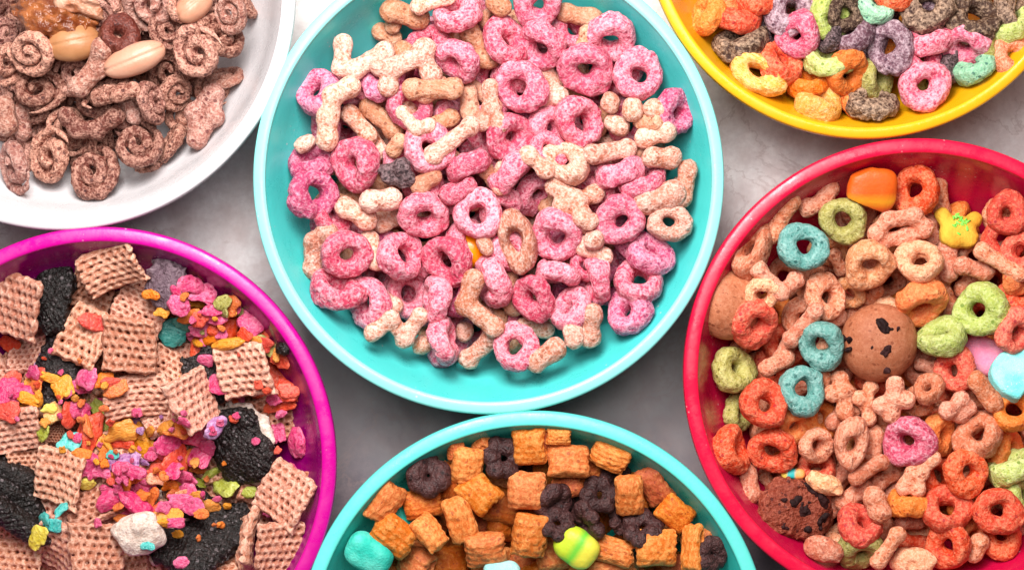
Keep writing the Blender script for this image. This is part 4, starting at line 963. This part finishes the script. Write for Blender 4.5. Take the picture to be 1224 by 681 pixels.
# ------------------------------------------------------------------ table
def table():
    me = bpy.data.meshes.new('table'); w = 1.2
    me.from_pydata([(-w, -w, 0), (w, -w, 0), (w, w, 0), (-w, w, 0)], [], [(0, 1, 2, 3)])
    m, nt, bs = mat('marble'); tc = N(nt, 'ShaderNodeTexCoord'); v = tc.outputs['Object']
    n1 = noise(nt, v, 9, 5, .6); n2 = noise(nt, v, 40, 4, .65); n3 = noise(nt, v, 600, 2, .6)
    # pale stone; light falloff and shadow painted in as a dark zone with cloudy borders
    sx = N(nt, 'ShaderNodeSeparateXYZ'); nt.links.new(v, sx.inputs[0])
    shade_zone = mmath(nt, 'ADD', sx.outputs['Y'], mmath(nt, 'MULTIPLY', mmath(nt, 'SUBTRACT', n1, .5), .16))
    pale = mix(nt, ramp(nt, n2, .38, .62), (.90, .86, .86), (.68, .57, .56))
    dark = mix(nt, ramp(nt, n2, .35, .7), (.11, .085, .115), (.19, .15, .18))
    c = mix(nt, ramp(nt, shade_zone, -.065, .03), dark, pale)
    vn = N(nt, 'ShaderNodeTexNoise', Scale=6.0, Detail=5.0, Roughness=.55, Distortion=1.2); nt.links.new(v, vn.inputs['Vector'])
    ve = ramp(nt, mmath(nt, 'ABSOLUTE', mmath(nt, 'SUBTRACT', vn.outputs['Fac'], .5), 0), 0, .03, .5, 0)
    c = mix(nt, ve, c, (.22, .17, .19)); c = mix(nt, ramp(nt, n3, .3, .7, 0, .15), c, (.25, .2, .2))
    v2 = N(nt, 'ShaderNodeTexNoise', Scale=17.0, Detail=8.0, Roughness=.62, Distortion=.9); nt.links.new(v, v2.inputs['Vector'])
    c = mix(nt, ramp(nt, mmath(nt, 'ABSOLUTE', mmath(nt, 'SUBTRACT', v2.outputs['Fac'], .5), 0), 0, .012, .4, 0), c, (.36, .25, .24))
    c = mix(nt, ramp(nt, noise(nt, v, 130, 6, .75), .42, .66, 0, .35), c, (.42, .32, .32))
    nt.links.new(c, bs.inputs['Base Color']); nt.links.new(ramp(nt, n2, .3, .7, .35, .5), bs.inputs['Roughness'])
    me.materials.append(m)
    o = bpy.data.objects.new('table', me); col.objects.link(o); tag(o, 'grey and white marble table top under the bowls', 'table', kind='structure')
table()

# ------------------------------------------------------------------ light, camera
w = bpy.data.worlds.new('World'); sc.world = w; w.use_nodes = True
w.node_tree.nodes['Background'].inputs[0].default_value = (1.0, .95, .95, 1); w.node_tree.nodes['Background'].inputs[1].default_value = WORLD = .12
def area(name, loc, target, size, power, c, sy=None):
    l = bpy.data.lights.new(name, 'AREA'); l.energy = power; l.color = c; l.size = size
    if sy: l.shape = 'RECTANGLE'; l.size_y = sy
    o = bpy.data.objects.new(name, l); col.objects.link(o); o.location = loc
    o.rotation_euler = (Vector(target)-Vector(loc)).to_track_quat('-Z', 'Y').to_euler()
area('fill_light', (-.02, .16, .62), (0, .06, 0), .36, 2.7, (1, .97, .95), .26)  # unseen fill lamp, added to brighten the table gaps between bowls
area('window_light', (-.065, .265, .42), (0, .02, .05), .18, 4.0, (1, .965, .92), .22)
cam = bpy.data.cameras.new('camera'); co = bpy.data.objects.new('camera', cam); col.objects.link(co)
co.location = (0, 0, (D-ZT)*S); cam.sensor_width = 36; cam.lens = 36*D/1224; cam.clip_start = .05; cam.clip_end = 20
sc.camera = co
sc.view_settings.view_transform = 'Standard'; sc.view_settings.look = 'None'; sc.view_settings.exposure = 0; sc.view_settings.gamma = 1
print('objects', len(bpy.data.objects), 'placed', len(PLACED), 'tris', sum(len(m.polygons) for m in bpy.data.meshes)*2)
